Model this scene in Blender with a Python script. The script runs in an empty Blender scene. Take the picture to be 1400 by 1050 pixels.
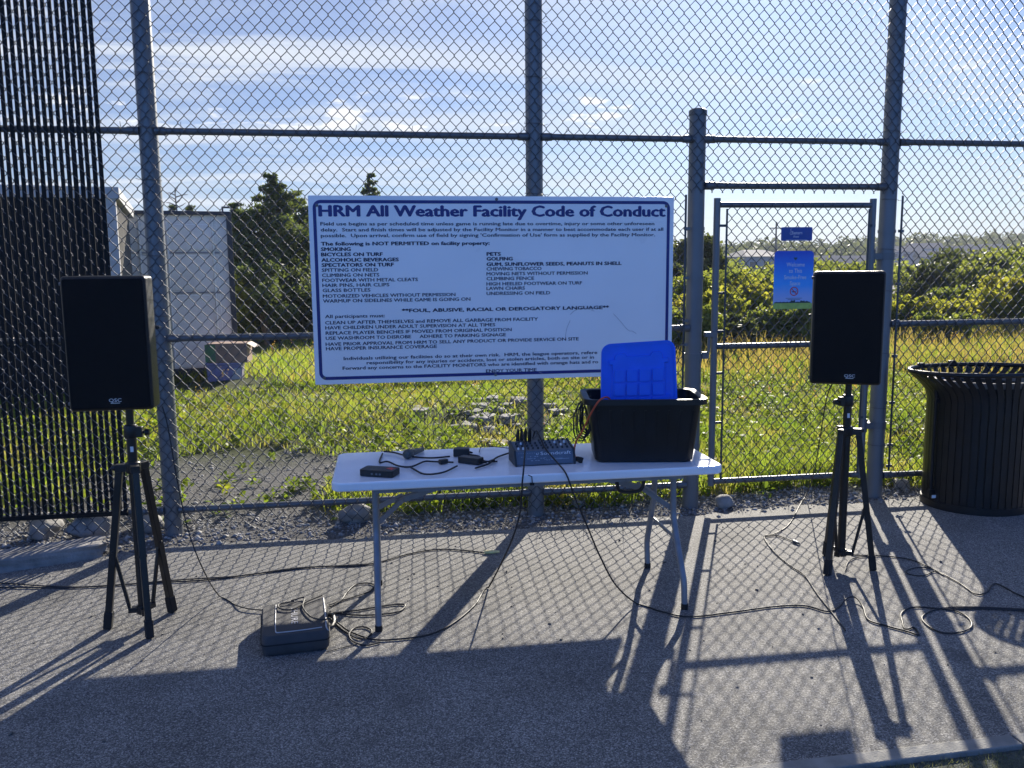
import bpy, bmesh, math, random
import numpy as np
from mathutils import Vector, Matrix
from math import radians, sin, cos, pi

scene = bpy.context.scene
COL = scene.collection

# ------------------------------------------------------------------ camera
cam_d = bpy.data.cameras.new("camera")
cam = bpy.data.objects.new("camera", cam_d)
COL.objects.link(cam)
PITCH, ROLL, YAW = 0.1344, -0.0091, 0.1517
_fw = Vector((sin(YAW) * cos(PITCH), cos(YAW) * cos(PITCH), -sin(PITCH)))
_r0 = Vector((cos(YAW), -sin(YAW), 0))
_u0 = _r0.cross(_fw)
_r = _r0 * cos(ROLL) + _u0 * sin(ROLL)
_u = -_r0 * sin(ROLL) + _u0 * cos(ROLL)
cam.matrix_world = Matrix(((_r.x, _u.x, -_fw.x, 0.0), (_r.y, _u.y, -_fw.y, -5.672),
                           (_r.z, _u.z, -_fw.z, 1.724), (0, 0, 0, 1)))
cam_d.sensor_width = 36.0
cam_d.lens = 36.0 * 1149.9 / 1400.0
cam_d.clip_start = 0.05
cam_d.clip_end = 6000
scene.camera = cam

# ------------------------------------------------------------------ light
SUN_AZ, SUN_EL = 0.4310, 0.4210          # azimuth from +Y towards +X
world = bpy.data.worlds.new("World")
scene.world = world
world.use_nodes = True
nt = world.node_tree
nt.nodes.clear()
W = nt.nodes.new
out = W("ShaderNodeOutputWorld")
bg = W("ShaderNodeBackground")
bg.inputs["Strength"].default_value = 0.05
sky = W("ShaderNodeTexSky")
sky.sky_type = 'NISHITA'
sky.sun_disc = False
sky.sun_elevation = SUN_EL
sky.sun_rotation = SUN_AZ
sky.altitude = 50
sky.air_density = 1.0
sky.dust_density = 0.55
sky.ozone_density = 3.5
tc = W("ShaderNodeTexCoord")
sep = W("ShaderNodeSeparateXYZ")
nt.links.new(tc.outputs["Generated"], sep.inputs[0])


def wmath(op, a, b=None, c=None):
    n = W("ShaderNodeMath")
    n.operation = op
    for i, v in enumerate((a, b, c)):
        if v is None:
            continue
        if isinstance(v, (int, float)):
            n.inputs[i].default_value = v
        else:
            nt.links.new(v, n.inputs[i])
    return n.outputs[0]


zc = wmath('MAXIMUM', sep.outputs[2], 0.0)
den = wmath('ADD', zc, 0.09)
px = wmath('DIVIDE', sep.outputs[0], den)
py = wmath('DIVIDE', sep.outputs[1], den)
comb = W("ShaderNodeCombineXYZ")
nt.links.new(px, comb.inputs[0])
nt.links.new(py, comb.inputs[1])


def wcloud(loc, rot, scale, nscale, detail, lo, hi, dist=0.3, rough=0.55):
    m = W("ShaderNodeMapping")
    m.inputs["Location"].default_value = loc
    m.inputs["Rotation"].default_value = (0, 0, rot)
    m.inputs["Scale"].default_value = scale
    nt.links.new(comb.outputs[0], m.inputs[0])
    n = W("ShaderNodeTexNoise")
    n.inputs["Scale"].default_value = nscale
    n.inputs["Detail"].default_value = detail
    n.inputs["Roughness"].default_value = rough
    n.inputs["Distortion"].default_value = dist
    nt.links.new(m.outputs[0], n.inputs["Vector"])
    r = W("ShaderNodeMapRange")
    r.interpolation_type = 'SMOOTHSTEP'
    r.inputs["From Min"].default_value = lo
    r.inputs["From Max"].default_value = hi
    nt.links.new(n.outputs[0], r.inputs["Value"])
    return r.outputs[0]


cirrus = wcloud((3.1, 1.7, 0), radians(-28), (0.50, 1.7, 1), 0.9, 7, 0.41, 0.64, 1.2, 0.58)
veil = wcloud((7.3, 2.2, 0), radians(10), (0.5, 0.8, 1), 0.5, 4, 0.35, 0.75, 0.4, 0.5)
# thin cirrus lies mostly left of the view axis
side = W("ShaderNodeMapRange")
side.inputs["From Min"].default_value = 0.75
side.inputs["From Max"].default_value = -0.25
side.inputs["To Min"].default_value = 0.22
side.inputs["To Max"].default_value = 1.0
nt.links.new(wmath('SUBTRACT', sep.outputs[0], 0.0), side.inputs["Value"])
c1 = wmath('MULTIPLY', wmath('ADD', wmath('MULTIPLY', cirrus, 0.78), wmath('MULTIPLY', veil, 0.30)), side.outputs[0])
# low band of small cumulus puffs
puff = wcloud((1.3, 4.6, 0), 0.3, (1.0, 1.0, 1), 3.0, 6, 0.55, 0.63, 0.2, 0.6)
band_lo = W("ShaderNodeMapRange"); band_lo.interpolation_type = 'SMOOTHSTEP'
band_lo.inputs["From Min"].default_value = 0.145
band_lo.inputs["From Max"].default_value = 0.165
nt.links.new(sep.outputs[2], band_lo.inputs["Value"])
band_hi = W("ShaderNodeMapRange"); band_hi.interpolation_type = 'SMOOTHSTEP'
band_hi.inputs["From Min"].default_value = 0.21
band_hi.inputs["From Max"].default_value = 0.185
nt.links.new(sep.outputs[2], band_hi.inputs["Value"])
puffs = wmath('MULTIPLY', wmath('MULTIPLY', puff, band_lo.outputs[0]), band_hi.outputs[0])
front = W("ShaderNodeMapRange")
front.inputs["From Min"].default_value = -0.5
front.inputs["From Max"].default_value = 0.3
front.inputs["To Min"].default_value = 0.15
nt.links.new(sep.outputs[1], front.inputs["Value"])
mask = wmath('MINIMUM', wmath('ADD', wmath('MULTIPLY', c1, front.outputs[0]), 0.0), 0.9)
mix = W("ShaderNodeMix")
mix.data_type = 'RGBA'
nt.links.new(mask, mix.inputs["Factor"])
tint = W("ShaderNodeMix")
tint.data_type = 'RGBA'
tint.blend_type = 'MULTIPLY'
tint.inputs["Factor"].default_value = 1.0
nt.links.new(sky.outputs[0], tint.inputs[6])
tint.inputs[7].default_value = (0.52, 0.655, 0.92, 1)
# unseen sky behind and overhead boosted blue as added fill for shaded faces
rear = W("ShaderNodeMapRange")
rear.interpolation_type = 'SMOOTHSTEP'
rear.inputs["From Min"].default_value = 0.62
rear.inputs["From Max"].default_value = 0.05
nt.links.new(sep.outputs[1], rear.inputs["Value"])
rear_fill = W("ShaderNodeMix")
rear_fill.data_type = 'RGBA'
rear_fill.blend_type = 'MULTIPLY'
nt.links.new(rear.outputs[0], rear_fill.inputs["Factor"])
nt.links.new(tint.outputs[2], rear_fill.inputs[6])
rear_fill.inputs[7].default_value = (0.70, 1.42, 2.20, 1)
nt.links.new(rear_fill.outputs[2], mix.inputs[6])
mix.inputs[7].default_value = (8.2, 8.7, 9.4, 1)
mix2 = W("ShaderNodeMix")
mix2.data_type = 'RGBA'
nt.links.new(wmath('MINIMUM', puffs, 0.85), mix2.inputs["Factor"])
nt.links.new(mix.outputs[2], mix2.inputs[6])
mix2.inputs[7].default_value = (11.0, 11.0, 11.2, 1)
nt.links.new(mix2.outputs[2], bg.inputs["Color"])
nt.links.new(bg.outputs[0], out.inputs[0])

sun_d = bpy.data.lights.new("sun", 'SUN')
sun_d.energy = 5.0
sun_d.angle = radians(0.5)
sun_d.color = (1.0, 0.92, 0.79)
sun = bpy.data.objects.new("sun", sun_d)
COL.objects.link(sun)
sun.location = (20, 40, 30)
_sd = Vector((sin(SUN_AZ) * cos(SUN_EL), cos(SUN_AZ) * cos(SUN_EL), sin(SUN_EL)))
sun.rotation_euler = _sd.to_track_quat('Z', 'Y').to_euler()

scene.view_settings.view_transform = 'Standard'
scene.view_settings.look = 'None'
scene.view_settings.exposure = 1.1
scene.view_settings.gamma = 1.0
scene.cycles.max_bounces = 8
scene.cycles.transparent_max_bounces = 8
scene.cycles.use_denoising = True


# ------------------------------------------------------------------ helpers
def tag(o, label=None, cat=None, group=None, kind=None):
    if label: o["label"] = label
    if cat: o["category"] = cat
    if group: o["group"] = group
    if kind: o["kind"] = kind
    return o


def empty(name, loc, label, cat, group=None, rz=0.0):
    o = bpy.data.objects.new(name, None)
    o.empty_display_size = 0.1
    COL.objects.link(o)
    o.location = loc
    o.rotation_euler = (0, 0, rz)
    return tag(o, label, cat, group)


def link_mesh(name, me, mat, parent=None):
    o = bpy.data.objects.new(name, me)
    COL.objects.link(o)
    if mat is not None:
        me.materials.append(mat)
    if parent is not None:
        o.parent = parent
    return o


def copy_tree(o, parent=None):
    c = o.copy()
    COL.objects.link(c)
    if parent is not None:
        c.parent = parent
    for ch in list(o.children):
        copy_tree(ch, c)
    return c


class MB:
    """collects shapes and links them as one mesh"""

    def __init__(self):
        self.v, self.f = [], []

    def add(self, vs, fs):
        n = len(self.v)
        self.v.extend([tuple(a) for a in vs])
        self.f.extend([tuple(i + n for i in q) for q in fs])
        return self

    def box(self, c, s, rot=None, taper=1.0):
        x, y, z = s[0] / 2, s[1] / 2, s[2] / 2
        vs = []
        for dz, t in ((-z, 1.0), (z, taper)):
            for dx, dy in ((-x, -y), (x, -y), (x, y), (-x, y)):
                p = Vector((dx * t, dy * t, dz))
                if rot is not None:
                    p = rot @ p
                vs.append(Vector(c) + p)
        return self.add(vs, [(3, 2, 1, 0), (4, 5, 6, 7), (0, 1, 5, 4), (1, 2, 6, 5), (2, 3, 7, 6), (3, 0, 4, 7)])

    def bar(self, p0, p1, w, h, up=(0, 0, 1)):
        p0, p1 = Vector(p0), Vector(p1)
        d = p1 - p0
        L = d.length
        d.normalize()
        a = d.cross(Vector(up))
        if a.length < 1e-4:
            a = Vector((1, 0, 0))
        a.normalize()
        b = a.cross(d)
        vs = []
        for p in (p0, p1):
            for sx, sy in ((-1, -1), (1, -1), (1, 1), (-1, 1)):
                vs.append(p + a * (sx * w / 2) + b * (sy * h / 2))
        return self.add(vs, [(0, 1, 2, 3), (7, 6, 5, 4), (4, 5, 1, 0), (5, 6, 2, 1), (6, 7, 3, 2), (7, 4, 0, 3)])

    def tube(self, pts, r, seg=10, caps=True, closed=False):
        pts = [Vector(p) for p in pts]
        n = len(pts)
        rs = r if isinstance(r, (list, tuple)) else [r] * n
        vs, fs = [], []
        ref = None
        for i, p in enumerate(pts):
            if closed:
                t = pts[(i + 1) % n] - pts[i - 1]
            else:
                t = pts[min(i + 1, n - 1)] - pts[max(i - 1, 0)]
            if t.length < 1e-9:
                t = Vector((0, 0, 1))
            t.normalize()
            if ref is None:
                ref = Vector((0, 0, 1)) if abs(t.z) < 0.9 else Vector((1, 0, 0))
            a = ref - t * ref.dot(t)
            if a.length < 1e-6:
                a = t.orthogonal()
            a.normalize()
            ref = a
            b = t.cross(a)
            for k in range(seg):
                q = 2 * pi * k / seg
                vs.append(p + (a * cos(q) + b * sin(q)) * rs[i])
        m = n if closed else n - 1
        for i in range(m):
            j = (i + 1) % n
            for k in range(seg):
                k2 = (k + 1) % seg
                fs.append((i * seg + k, i * seg + k2, j * seg + k2, j * seg + k))
        if caps and not closed:
            fs.append(tuple(range(seg))[::-1])
            fs.append(tuple((n - 1) * seg + k for k in range(seg)))
        return self.add(vs, fs)

    def prism(self, poly, axis, a0, a1):
        """extrude a 2-D polygon along axis 'x','y' or 'z'"""
        def P(u, v, a):
            return {'x': (a, u, v), 'y': (u, a, v), 'z': (u, v, a)}[axis]
        n = len(poly)
        vs = [P(u, v, a0) for u, v in poly] + [P(u, v, a1) for u, v in poly]
        fs = [tuple(range(n))[::-1], tuple(range(n, 2 * n))]
        for i in range(n):
            j = (i + 1) % n
            fs.append((i, j, n + j, n + i))
        return self.add(vs, fs)

    def build(self, name, mat, parent=None, world=True, smooth=False, bevel=0.0, bseg=2, autosmooth=True):
        off = Vector((0, 0, 0))
        if world and parent is not None:
            p = parent
            while p is not None:
                off += p.location
                p = p.parent
        me = bpy.data.meshes.new(name)
        me.from_pydata([(a[0] - off.x, a[1] - off.y, a[2] - off.z) for a in self.v], [], self.f)
        bm = bmesh.new()
        bm.from_mesh(me)
        bmesh.ops.recalc_face_normals(bm, faces=bm.faces)
        bm.to_mesh(me)
        bm.free()
        if smooth or bevel:
            me.polygons.foreach_set("use_smooth", [True] * len(me.polygons))
            if smooth:
                try:
                    me.set_sharp_from_angle(angle=radians(38))
                except Exception:
                    pass
        o = link_mesh(name, me, mat, parent)
        if bevel:
            m = o.modifiers.new("bevel", 'BEVEL')
            m.width = bevel
            m.segments = bseg
            m.limit_method = 'ANGLE'
            m.angle_limit = radians(40)
            try:
                m.harden_normals = True
            except Exception:
                pass
        return o


def rrect(x0, y0, x1, y1, r, n=5):
    pts = []
    for cx, cy, a0 in ((x1 - r, y0 + r, -90), (x1 - r, y1 - r, 0), (x0 + r, y1 - r, 90), (x0 + r, y0 + r, 180)):
        for k in range(n + 1):
            a = radians(a0 + 90 * k / n)
            pts.append((cx + r * cos(a), cy + r * sin(a)))
    return pts


def smooth_path(pts, sub=6):
    """Catmull-Rom through points"""
    P = [Vector(p) for p in pts]
    P = [P[0] * 2 - P[1]] + P + [P[-1] * 2 - P[-2]]
    res = []
    for i in range(1, len(P) - 2):
        for k in range(sub):
            t = k / sub
            a, b, c, d = P[i - 1], P[i], P[i + 1], P[i + 2]
            res.append(0.5 * ((2 * b) + (c - a) * t + (2 * a - 5 * b + 4 * c - d) * t * t + (3 * b - a - 3 * c + d) * t ** 3))
    res.append(P[-2])
    return res


def np_mesh(name, verts, faces, mat, parent=None, smooth=False):
    """verts (n,3), faces (m,k) numpy arrays"""
    me = bpy.data.meshes.new(name)
    n, (m, k) = len(verts), faces.shape
    me.vertices.add(n)
    me.vertices.foreach_set("co", np.ascontiguousarray(verts, dtype=np.float32).ravel())
    me.loops.add(m * k)
    me.loops.foreach_set("vertex_index", np.ascontiguousarray(faces, dtype=np.int32).ravel())
    me.polygons.add(m)
    me.polygons.foreach_set("loop_start", np.arange(0, m * k, k, dtype=np.int32))
    me.polygons.foreach_set("loop_total", np.full(m, k, dtype=np.int32))
    if smooth:
        me.polygons.foreach_set("use_smooth", np.ones(m, dtype=bool))
    me.update(calc_edges=True)
    return link_mesh(name, me, mat, parent)


# ------------------------------------------------------------------ materials
def new_mat(name):
    m = bpy.data.materials.new(name)
    m.use_nodes = True
    t = m.node_tree
    b = t.nodes.get("Principled BSDF")
    return m, t, b


def M(name, col, rough=0.5, metal=0.0, var=0.12, scale=12.0, bump=0.0, bscale=60.0, col2=None, spec=0.5, detail=4.0):
    m, t, b = new_mat(name)
    b.inputs["Roughness"].default_value = rough
    b.inputs["Metallic"].default_value = metal
    b.inputs["Specular IOR Level"].default_value = spec
    co = t.nodes.new("ShaderNodeTexCoord")
    nz = t.nodes.new("ShaderNodeTexNoise")
    nz.inputs["Scale"].default_value = scale
    nz.inputs["Detail"].default_value = detail
    t.links.new(co.outputs["Object"], nz.inputs["Vector"])
    rp = t.nodes.new("ShaderNodeValToRGB")
    c2 = col2 or tuple(min(1, c * (1 + var)) for c in col)
    c1 = col if col2 else tuple(c * (1 - var) for c in col)
    rp.color_ramp.elements[0].position = 0.33
    rp.color_ramp.elements[1].position = 0.67
    rp.color_ramp.elements[0].color = (*c1, 1)
    rp.color_ramp.elements[1].color = (*c2, 1)
    t.links.new(nz.outputs[0], rp.inputs[0])
    t.links.new(rp.outputs[0], b.inputs["Base Color"])
    rr = t.nodes.new("ShaderNodeMapRange")
    rr.inputs["To Min"].default_value = max(0.02, rough - 0.08)
    rr.inputs["To Max"].default_value = min(1, rough + 0.08)
    t.links.new(nz.outputs[0], rr.inputs["Value"])
    t.links.new(rr.outputs[0], b.inputs["Roughness"])
    if bump:
        n2 = t.nodes.new("ShaderNodeTexNoise")
        n2.inputs["Scale"].default_value = bscale
        n2.inputs["Detail"].default_value = 3
        t.links.new(co.outputs["Object"], n2.inputs["Vector"])
        bp = t.nodes.new("ShaderNodeBump")
        bp.inputs["Strength"].default_value = bump
        bp.inputs["Distance"].default_value = 0.01
        t.links.new(n2.outputs[0], bp.inputs["Height"])
        t.links.new(bp.outputs[0], b.inputs["Normal"])
    return m


def leaf_mat(name, cols, scale=1.5, trans=0.5, rough=0.55, spec=0.25, tcol=None):
    """thin leaf: glossy/diffuse front, light passing through; hue varies in patches and leaf to leaf"""
    m, t, b = new_mat(name)
    o = t.nodes.get("Material Output")
    co = t.nodes.new("ShaderNodeTexCoord")
    nz = t.nodes.new("ShaderNodeTexNoise")
    nz.inputs["Scale"].default_value = scale
    nz.inputs["Detail"].default_value = 8
    nz.inputs["Roughness"].default_value = 0.75
    t.links.new(co.outputs["Object"], nz.inputs["Vector"])
    rp = t.nodes.new("ShaderNodeValToRGB")
    els = rp.color_ramp.elements
    n = len(cols)
    els[0].position = 0.30
    els[0].color = (*cols[0], 1)
    els[1].position = 0.70
    els[1].color = (*cols[-1], 1)
    for i in range(1, n - 1):
        e = els.new(0.30 + 0.40 * i / (n - 1))
        e.color = (*cols[i], 1)
    t.links.new(nz.outputs[0], rp.inputs[0])
    t.links.new(rp.outputs[0], b.inputs["Base Color"])
    b.inputs["Roughness"].default_value = rough
    b.inputs["Specular IOR Level"].default_value = spec
    tr = t.nodes.new("ShaderNodeBsdfTranslucent")
    mc = t.nodes.new("ShaderNodeMix")
    mc.data_type = 'RGBA'
    mc.blend_type = 'MULTIPLY'
    mc.inputs["Factor"].default_value = 1.0
    t.links.new(rp.outputs[0], mc.inputs[6])
    mc.inputs[7].default_value = (*(tcol or (2.6, 2.3, 1.0)), 1)
    t.links.new(mc.outputs[2], tr.inputs["Color"])
    mx = t.nodes.new("ShaderNodeMixShader")
    mx.inputs[0].default_value = trans
    t.links.new(b.outputs[0], mx.inputs[1])
    t.links.new(tr.outputs[0], mx.inputs[2])
    t.links.new(mx.outputs[0], o.inputs["Surface"])
    return m


def asphalt_mat():
    m, t, b = new_mat("asphalt")
    N, L = t.nodes.new, t.links.new
    co = N("ShaderNodeTexCoord")
    v = N("ShaderNodeTexVoronoi")
    v.inputs["Scale"].default_value = 210
    L(co.outputs["Object"], v.inputs["Vector"])
    sp = N("ShaderNodeSeparateColor")
    L(v.outputs["Color"], sp.inputs[0])
    r1 = N("ShaderNodeValToRGB")
    e = r1.color_ramp.elements
    e[0].position, e[0].color = 0.0, (0.06, 0.06, 0.06, 1)
    e[1].position, e[1].color = 1.0, (0.37, 0.36, 0.335, 1)
    k = e.new(0.45); k.color = (0.13, 0.127, 0.118, 1)
    k = e.new(0.78); k.color = (0.22, 0.213, 0.195, 1)
    L(sp.outputs[0], r1.inputs[0])
    n1 = N("ShaderNodeTexNoise")
    n1.inputs["Scale"].default_value = 1.6
    n1.inputs["Detail"].default_value = 8
    n1.inputs["Roughness"].default_value = 0.65
    L(co.outputs["Object"], n1.inputs["Vector"])
    mr = N("ShaderNodeMapRange")
    mr.inputs["From Min"].default_value = 0.3
    mr.inputs["From Max"].default_value = 0.7
    mr.inputs["To Min"].default_value = 0.74
    mr.inputs["To Max"].default_value = 1.24
    L(n1.outputs[0], mr.inputs["Value"])
    mm = N("ShaderNodeMix"); mm.data_type = 'RGBA'; mm.blend_type = 'MULTIPLY'
    mm.inputs["Factor"].default_value = 1
    L(r1.outputs[0], mm.inputs[6]); L(mr.outputs[0], mm.inputs[7])
    # a few oily stains
    n2 = N("ShaderNodeTexNoise")
    n2.inputs["Scale"].default_value = 2.3
    n2.inputs["Detail"].default_value = 5
    mp = N("ShaderNodeMapping"); mp.inputs["Location"].default_value = (4.2, 9.1, 0)
    L(co.outputs["Object"], mp.inputs[0]); L(mp.outputs[0], n2.inputs["Vector"])
    st = N("ShaderNodeMapRange"); st.interpolation_type = 'SMOOTHSTEP'
    st.inputs["From Min"].default_value = 0.60
    st.inputs["From Max"].default_value = 0.74
    st.inputs["To Max"].default_value = 0.5
    L(n2.outputs[0], st.inputs["Value"])
    m2 = N("ShaderNodeMix"); m2.data_type = 'RGBA'
    L(st.outputs[0], m2.inputs["Factor"]); L(mm.outputs[2], m2.inputs[6])
    m2.inputs[7].default_value = (0.05, 0.05, 0.05, 1)
    L(m2.outputs[2], b.inputs["Base Color"])
    b.inputs["Roughness"].default_value = 0.82
    b.inputs["Specular IOR Level"].default_value = 0.35
    # aggregate relief
    n3 = N("ShaderNodeTexNoise")
    n3.inputs["Scale"].default_value = 95
    n3.inputs["Detail"].default_value = 3
    L(co.outputs["Object"], n3.inputs["Vector"])
    ad = N("ShaderNodeMath"); ad.operation = 'MULTIPLY_ADD'
    L(v.outputs["Distance"], ad.inputs[0]); ad.inputs[1].default_value = -0.9
    L(n3.outputs[0], ad.inputs[2])
    bp = N("ShaderNodeBump")
    bp.inputs["Strength"].default_value = 0.38
    bp.inputs["Distance"].default_value = 0.006
    L(ad.outputs[0], bp.inputs["Height"])
    L(bp.outputs[0], b.inputs["Normal"])
    return m


def ground_mat():
    """soil and gravel near the fence, mown turf far behind the camera, grass soil beyond"""
    m, t, b = new_mat("ground")
    N, L = t.nodes.new, t.links.new
    co = N("ShaderNodeTexCoord")
    n1 = N("ShaderNodeTexNoise"); n1.inputs["Scale"].default_value = 40; n1.inputs["Detail"].default_value = 8
    n1.inputs["Roughness"].default_value = 0.75
    L(co.outputs["Object"], n1.inputs["Vector"])
    gr = N("ShaderNodeValToRGB")
    e = gr.color_ramp.elements
    e[0].position, e[0].color = 0.30, (0.03, 0.03, 0.029, 1)
    e[1].position, e[1].color = 0.72, (0.25, 0.245, 0.235, 1)
    k = e.new(0.5); k.color = (0.115, 0.112, 0.108, 1)
    L(n1.outputs[0], gr.inputs[0])
    so = N("ShaderNodeValToRGB")
    e = so.color_ramp.elements
    e[0].position, e[0].color = 0.32, (0.025, 0.035, 0.012, 1)
    e[1].position, e[1].color = 0.7, (0.085, 0.10, 0.03, 1)
    L(n1.outputs[0], so.inputs[0])
    sp = N("ShaderNodeSeparateXYZ")
    L(co.outputs["Object"], sp.inputs[0])
    n2 = N("ShaderNodeTexNoise"); n2.inputs["Scale"].default_value = 0.9; n2.inputs["Detail"].default_value = 5
    L(co.outputs["Object"], n2.inputs["Vector"])
    a = N("ShaderNodeMath"); a.operation = 'MULTIPLY_ADD'
    L(n2.outputs[0], a.inputs[0]); a.inputs[1].default_value = 2.4
    L(sp.outputs[1], a.inputs[2])
    mr = N("ShaderNodeMapRange"); mr.interpolation_type = 'SMOOTHSTEP'
    mr.inputs["From Min"].default_value = 2.6
    mr.inputs["From Max"].default_value = 4.6
    L(a.outputs[0], mr.inputs["Value"])
    mx = N("ShaderNodeMix"); mx.data_type = 'RGBA'
    L(mr.outputs[0], mx.inputs["Factor"]); L(gr.outputs[0], mx.inputs[6]); L(so.outputs[0], mx.inputs[7])
    L(mx.outputs[2], b.inputs["Base Color"])
    b.inputs["Roughness"].default_value = 0.9
    b.inputs["Specular IOR Level"].default_value = 0.2
    bp = N("ShaderNodeBump"); bp.inputs["Strength"].default_value = 0.9; bp.inputs["Distance"].default_value = 0.03
    L(n1.outputs[0], bp.inputs["Height"]); L(bp.outputs[0], b.inputs["Normal"])
    return m


MT = {}
MT['asphalt'] = asphalt_mat()
MT['ground'] = ground_mat()
MT['galv'] = M("galvanised_steel", (0.16, 0.172, 0.185), 0.46, 0.4, 0.06, 3, 0.05, 120)
MT['galv_old'] = M("weathered_rail_steel", (0.13, 0.14, 0.15), 0.45, 0.45, 0.08, 5, 0.05, 120)
MT['wire'] = M("fence_wire", (0.07, 0.075, 0.083), 0.44, 0.5, 0.2, 6)
MT['slat'] = M("dark_slat", (0.004, 0.005, 0.006), 0.6, 0, 0.2, 5, spec=0.2)
MT['black_plastic'] = M("black_plastic", (0.007, 0.008, 0.009), 0.42, 0, 0.2, 18, 0.12, 260)
MT['cabinet'] = M("speaker_cabinet", (0.010, 0.010, 0.010), 0.42, 0, 0.15, 20, 0.25, 420, spec=0.4)
MT['grille'] = M("speaker_grille", (0.005, 0.006, 0.007), 0.65, 0, 0.2, 30, 0.4, 700, spec=0.15)
MT['black_metal'] = M("black_painted_steel", (0.008, 0.009, 0.010), 0.36, 0.0, 0.2, 20)
MT['rubber'] = M("rubber", (0.01, 0.01, 0.01), 0.8, 0, 0.2, 20)
MT['cable'] = M("cable_jacket", (0.010, 0.010, 0.011), 0.55, 0, 0.15, 20)
MT['white_print'] = M("white_print", (0.72, 0.74, 0.76), 0.5, 0, 0.03, 20)
MT['sign_white'] = M("sign_face", (0.84, 0.86, 0.88), 0.30, 0, 0.035, 1.6, 0.02, 5, detail=6)
MT['sign_blue'] = M("sign_blue_ink", (0.010, 0.018, 0.17), 0.4, 0, 0.08, 4)
MT['sign_ink'] = M("sign_navy_ink", (0.007, 0.010, 0.05), 0.45, 0, 0.1, 30)
MT['scuff'] = M("scuff", (0.36, 0.38, 0.42), 0.6, 0, 0.15, 40)
MT['table'] = M("white_moulded_plastic", (0.88, 0.89, 0.91), 0.16, 0, 0.03, 5, 0.0, 180, spec=0.8)
MT['table_leg'] = M("grey_table_leg", (0.20, 0.215, 0.24), 0.42, 0.25, 0.12, 14)
MT['tote'] = M("black_tote", (0.007, 0.008, 0.010), 0.36, 0, 0.2, 9, 0.06, 140, spec=0.35)
MT['lid'] = M("blue_lid", (0.003, 0.12, 0.80), 0.36, 0, 0.06, 9, 0.04, 160, spec=0.35)
MT['mixer'] = M("mixer_navy", (0.10, 0.13, 0.17), 0.42, 0.2, 0.1, 16)
MT['mixer_dark'] = M("mixer_edge", (0.02, 0.025, 0.03), 0.45, 0, 0.15, 16)
MT['mic_grey'] = M("mic_mesh", (0.09, 0.10, 0.095), 0.4, 0.5, 0.2, 90, 0.4, 500)
MT['red'] = M("red_mark", (0.62, 0.03, 0.02), 0.45, 0, 0.08, 20)
MT['orange'] = M("orange_cord", (0.50, 0.075, 0.025), 0.5, 0, 0.1, 14)
MT['yellow'] = M("yellow_connector", (0.80, 0.66, 0.28), 0.4, 0, 0.15, 30)
MT['case'] = M("grey_nylon_case", (0.05, 0.05, 0.052), 0.75, 0, 0.12, 26, 0.35, 420)
MT['case_trim'] = M("pale_piping", (0.42, 0.42, 0.42), 0.55, 0, 0.1, 30)
MT['case_text'] = M("raised_grey_text", (0.46, 0.46, 0.47), 0.5, 0, 0.1, 30)
MT['concrete'] = M("concrete", (0.23, 0.22, 0.205), 0.85, 0, 0.25, 9, 0.5, 90)
MT['curb'] = M("concrete_curb", (0.22, 0.215, 0.195), 0.85, 0, 0.18, 14, 0.4, 120)
MT['stone'] = M("stone", (0.23, 0.22, 0.205), 0.85, 0, 0.35, 7, 0.6, 40)
MT['gravel'] = M("gravel_stone", (0.05, 0.05, 0.05), 0.85, 0, 0.5, 18, 0.3, 60, col2=(0.40, 0.39, 0.375))
MT['cont_white'] = M("container_white", (0.90, 0.85, 0.75), 0.5, 0, 0.08, 2.2, 0.05, 9)
MT['cont_dark'] = M("container_trim", (0.035, 0.04, 0.05), 0.5, 0, 0.2, 8)
MT['shed_dark'] = M("shed_front", (0.008, 0.011, 0.017), 0.6, 0, 0.25, 2, spec=0.2)
MT['shed_side'] = M("shed_side_sheet", (0.14, 0.13, 0.11), 0.55, 0.1, 0.2, 3)
MT['shed_trim'] = M("shed_trim", (0.45, 0.45, 0.44), 0.5, 0, 0.1, 5)
MT['cardboard'] = M("cardboard", (0.30, 0.20, 0.145), 0.8, 0, 0.18, 6)
MT['green_panel'] = M("green_print", (0.10, 0.21, 0.10), 0.7, 0, 0.15, 9)
MT['crate'] = M("mauve_crate", (0.22, 0.21, 0.35), 0.5, 0, 0.15, 8)
MT['trunk'] = M("bark", (0.09, 0.07, 0.055), 0.9, 0, 0.3, 14, 0.6, 40)
MT['deadwood'] = M("dead_branch", (0.16, 0.14, 0.125), 0.9, 0, 0.3, 14)
MT['house_grey'] = M("grey_siding", (0.30, 0.31, 0.34), 0.7, 0, 0.12, 0.4)
MT['house_pale'] = M("pale_siding", (0.46, 0.46, 0.47), 0.7, 0, 0.1, 0.4)
MT['house_brown'] = M("brown_siding", (0.16, 0.13, 0.12), 0.7, 0, 0.15, 0.4)
MT['roof'] = M("asphalt_shingle", (0.13, 0.13, 0.145), 0.85, 0, 0.15, 0.8)
MT['window'] = M("window_glass", (0.05, 0.06, 0.075), 0.12, 0, 0.2, 1)
MT['bin'] = M("black_powder_coat", (0.007, 0.008, 0.010), 0.36, 0, 0.2, 12, 0.1, 160, spec=0.35)
MT['liner'] = M("grey_liner", (0.16, 0.17, 0.18), 0.45, 0, 0.2, 9)
MT['pvc'] = M("pole_wood", (0.16, 0.14, 0.12), 0.9, 0, 0.2, 5)

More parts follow.
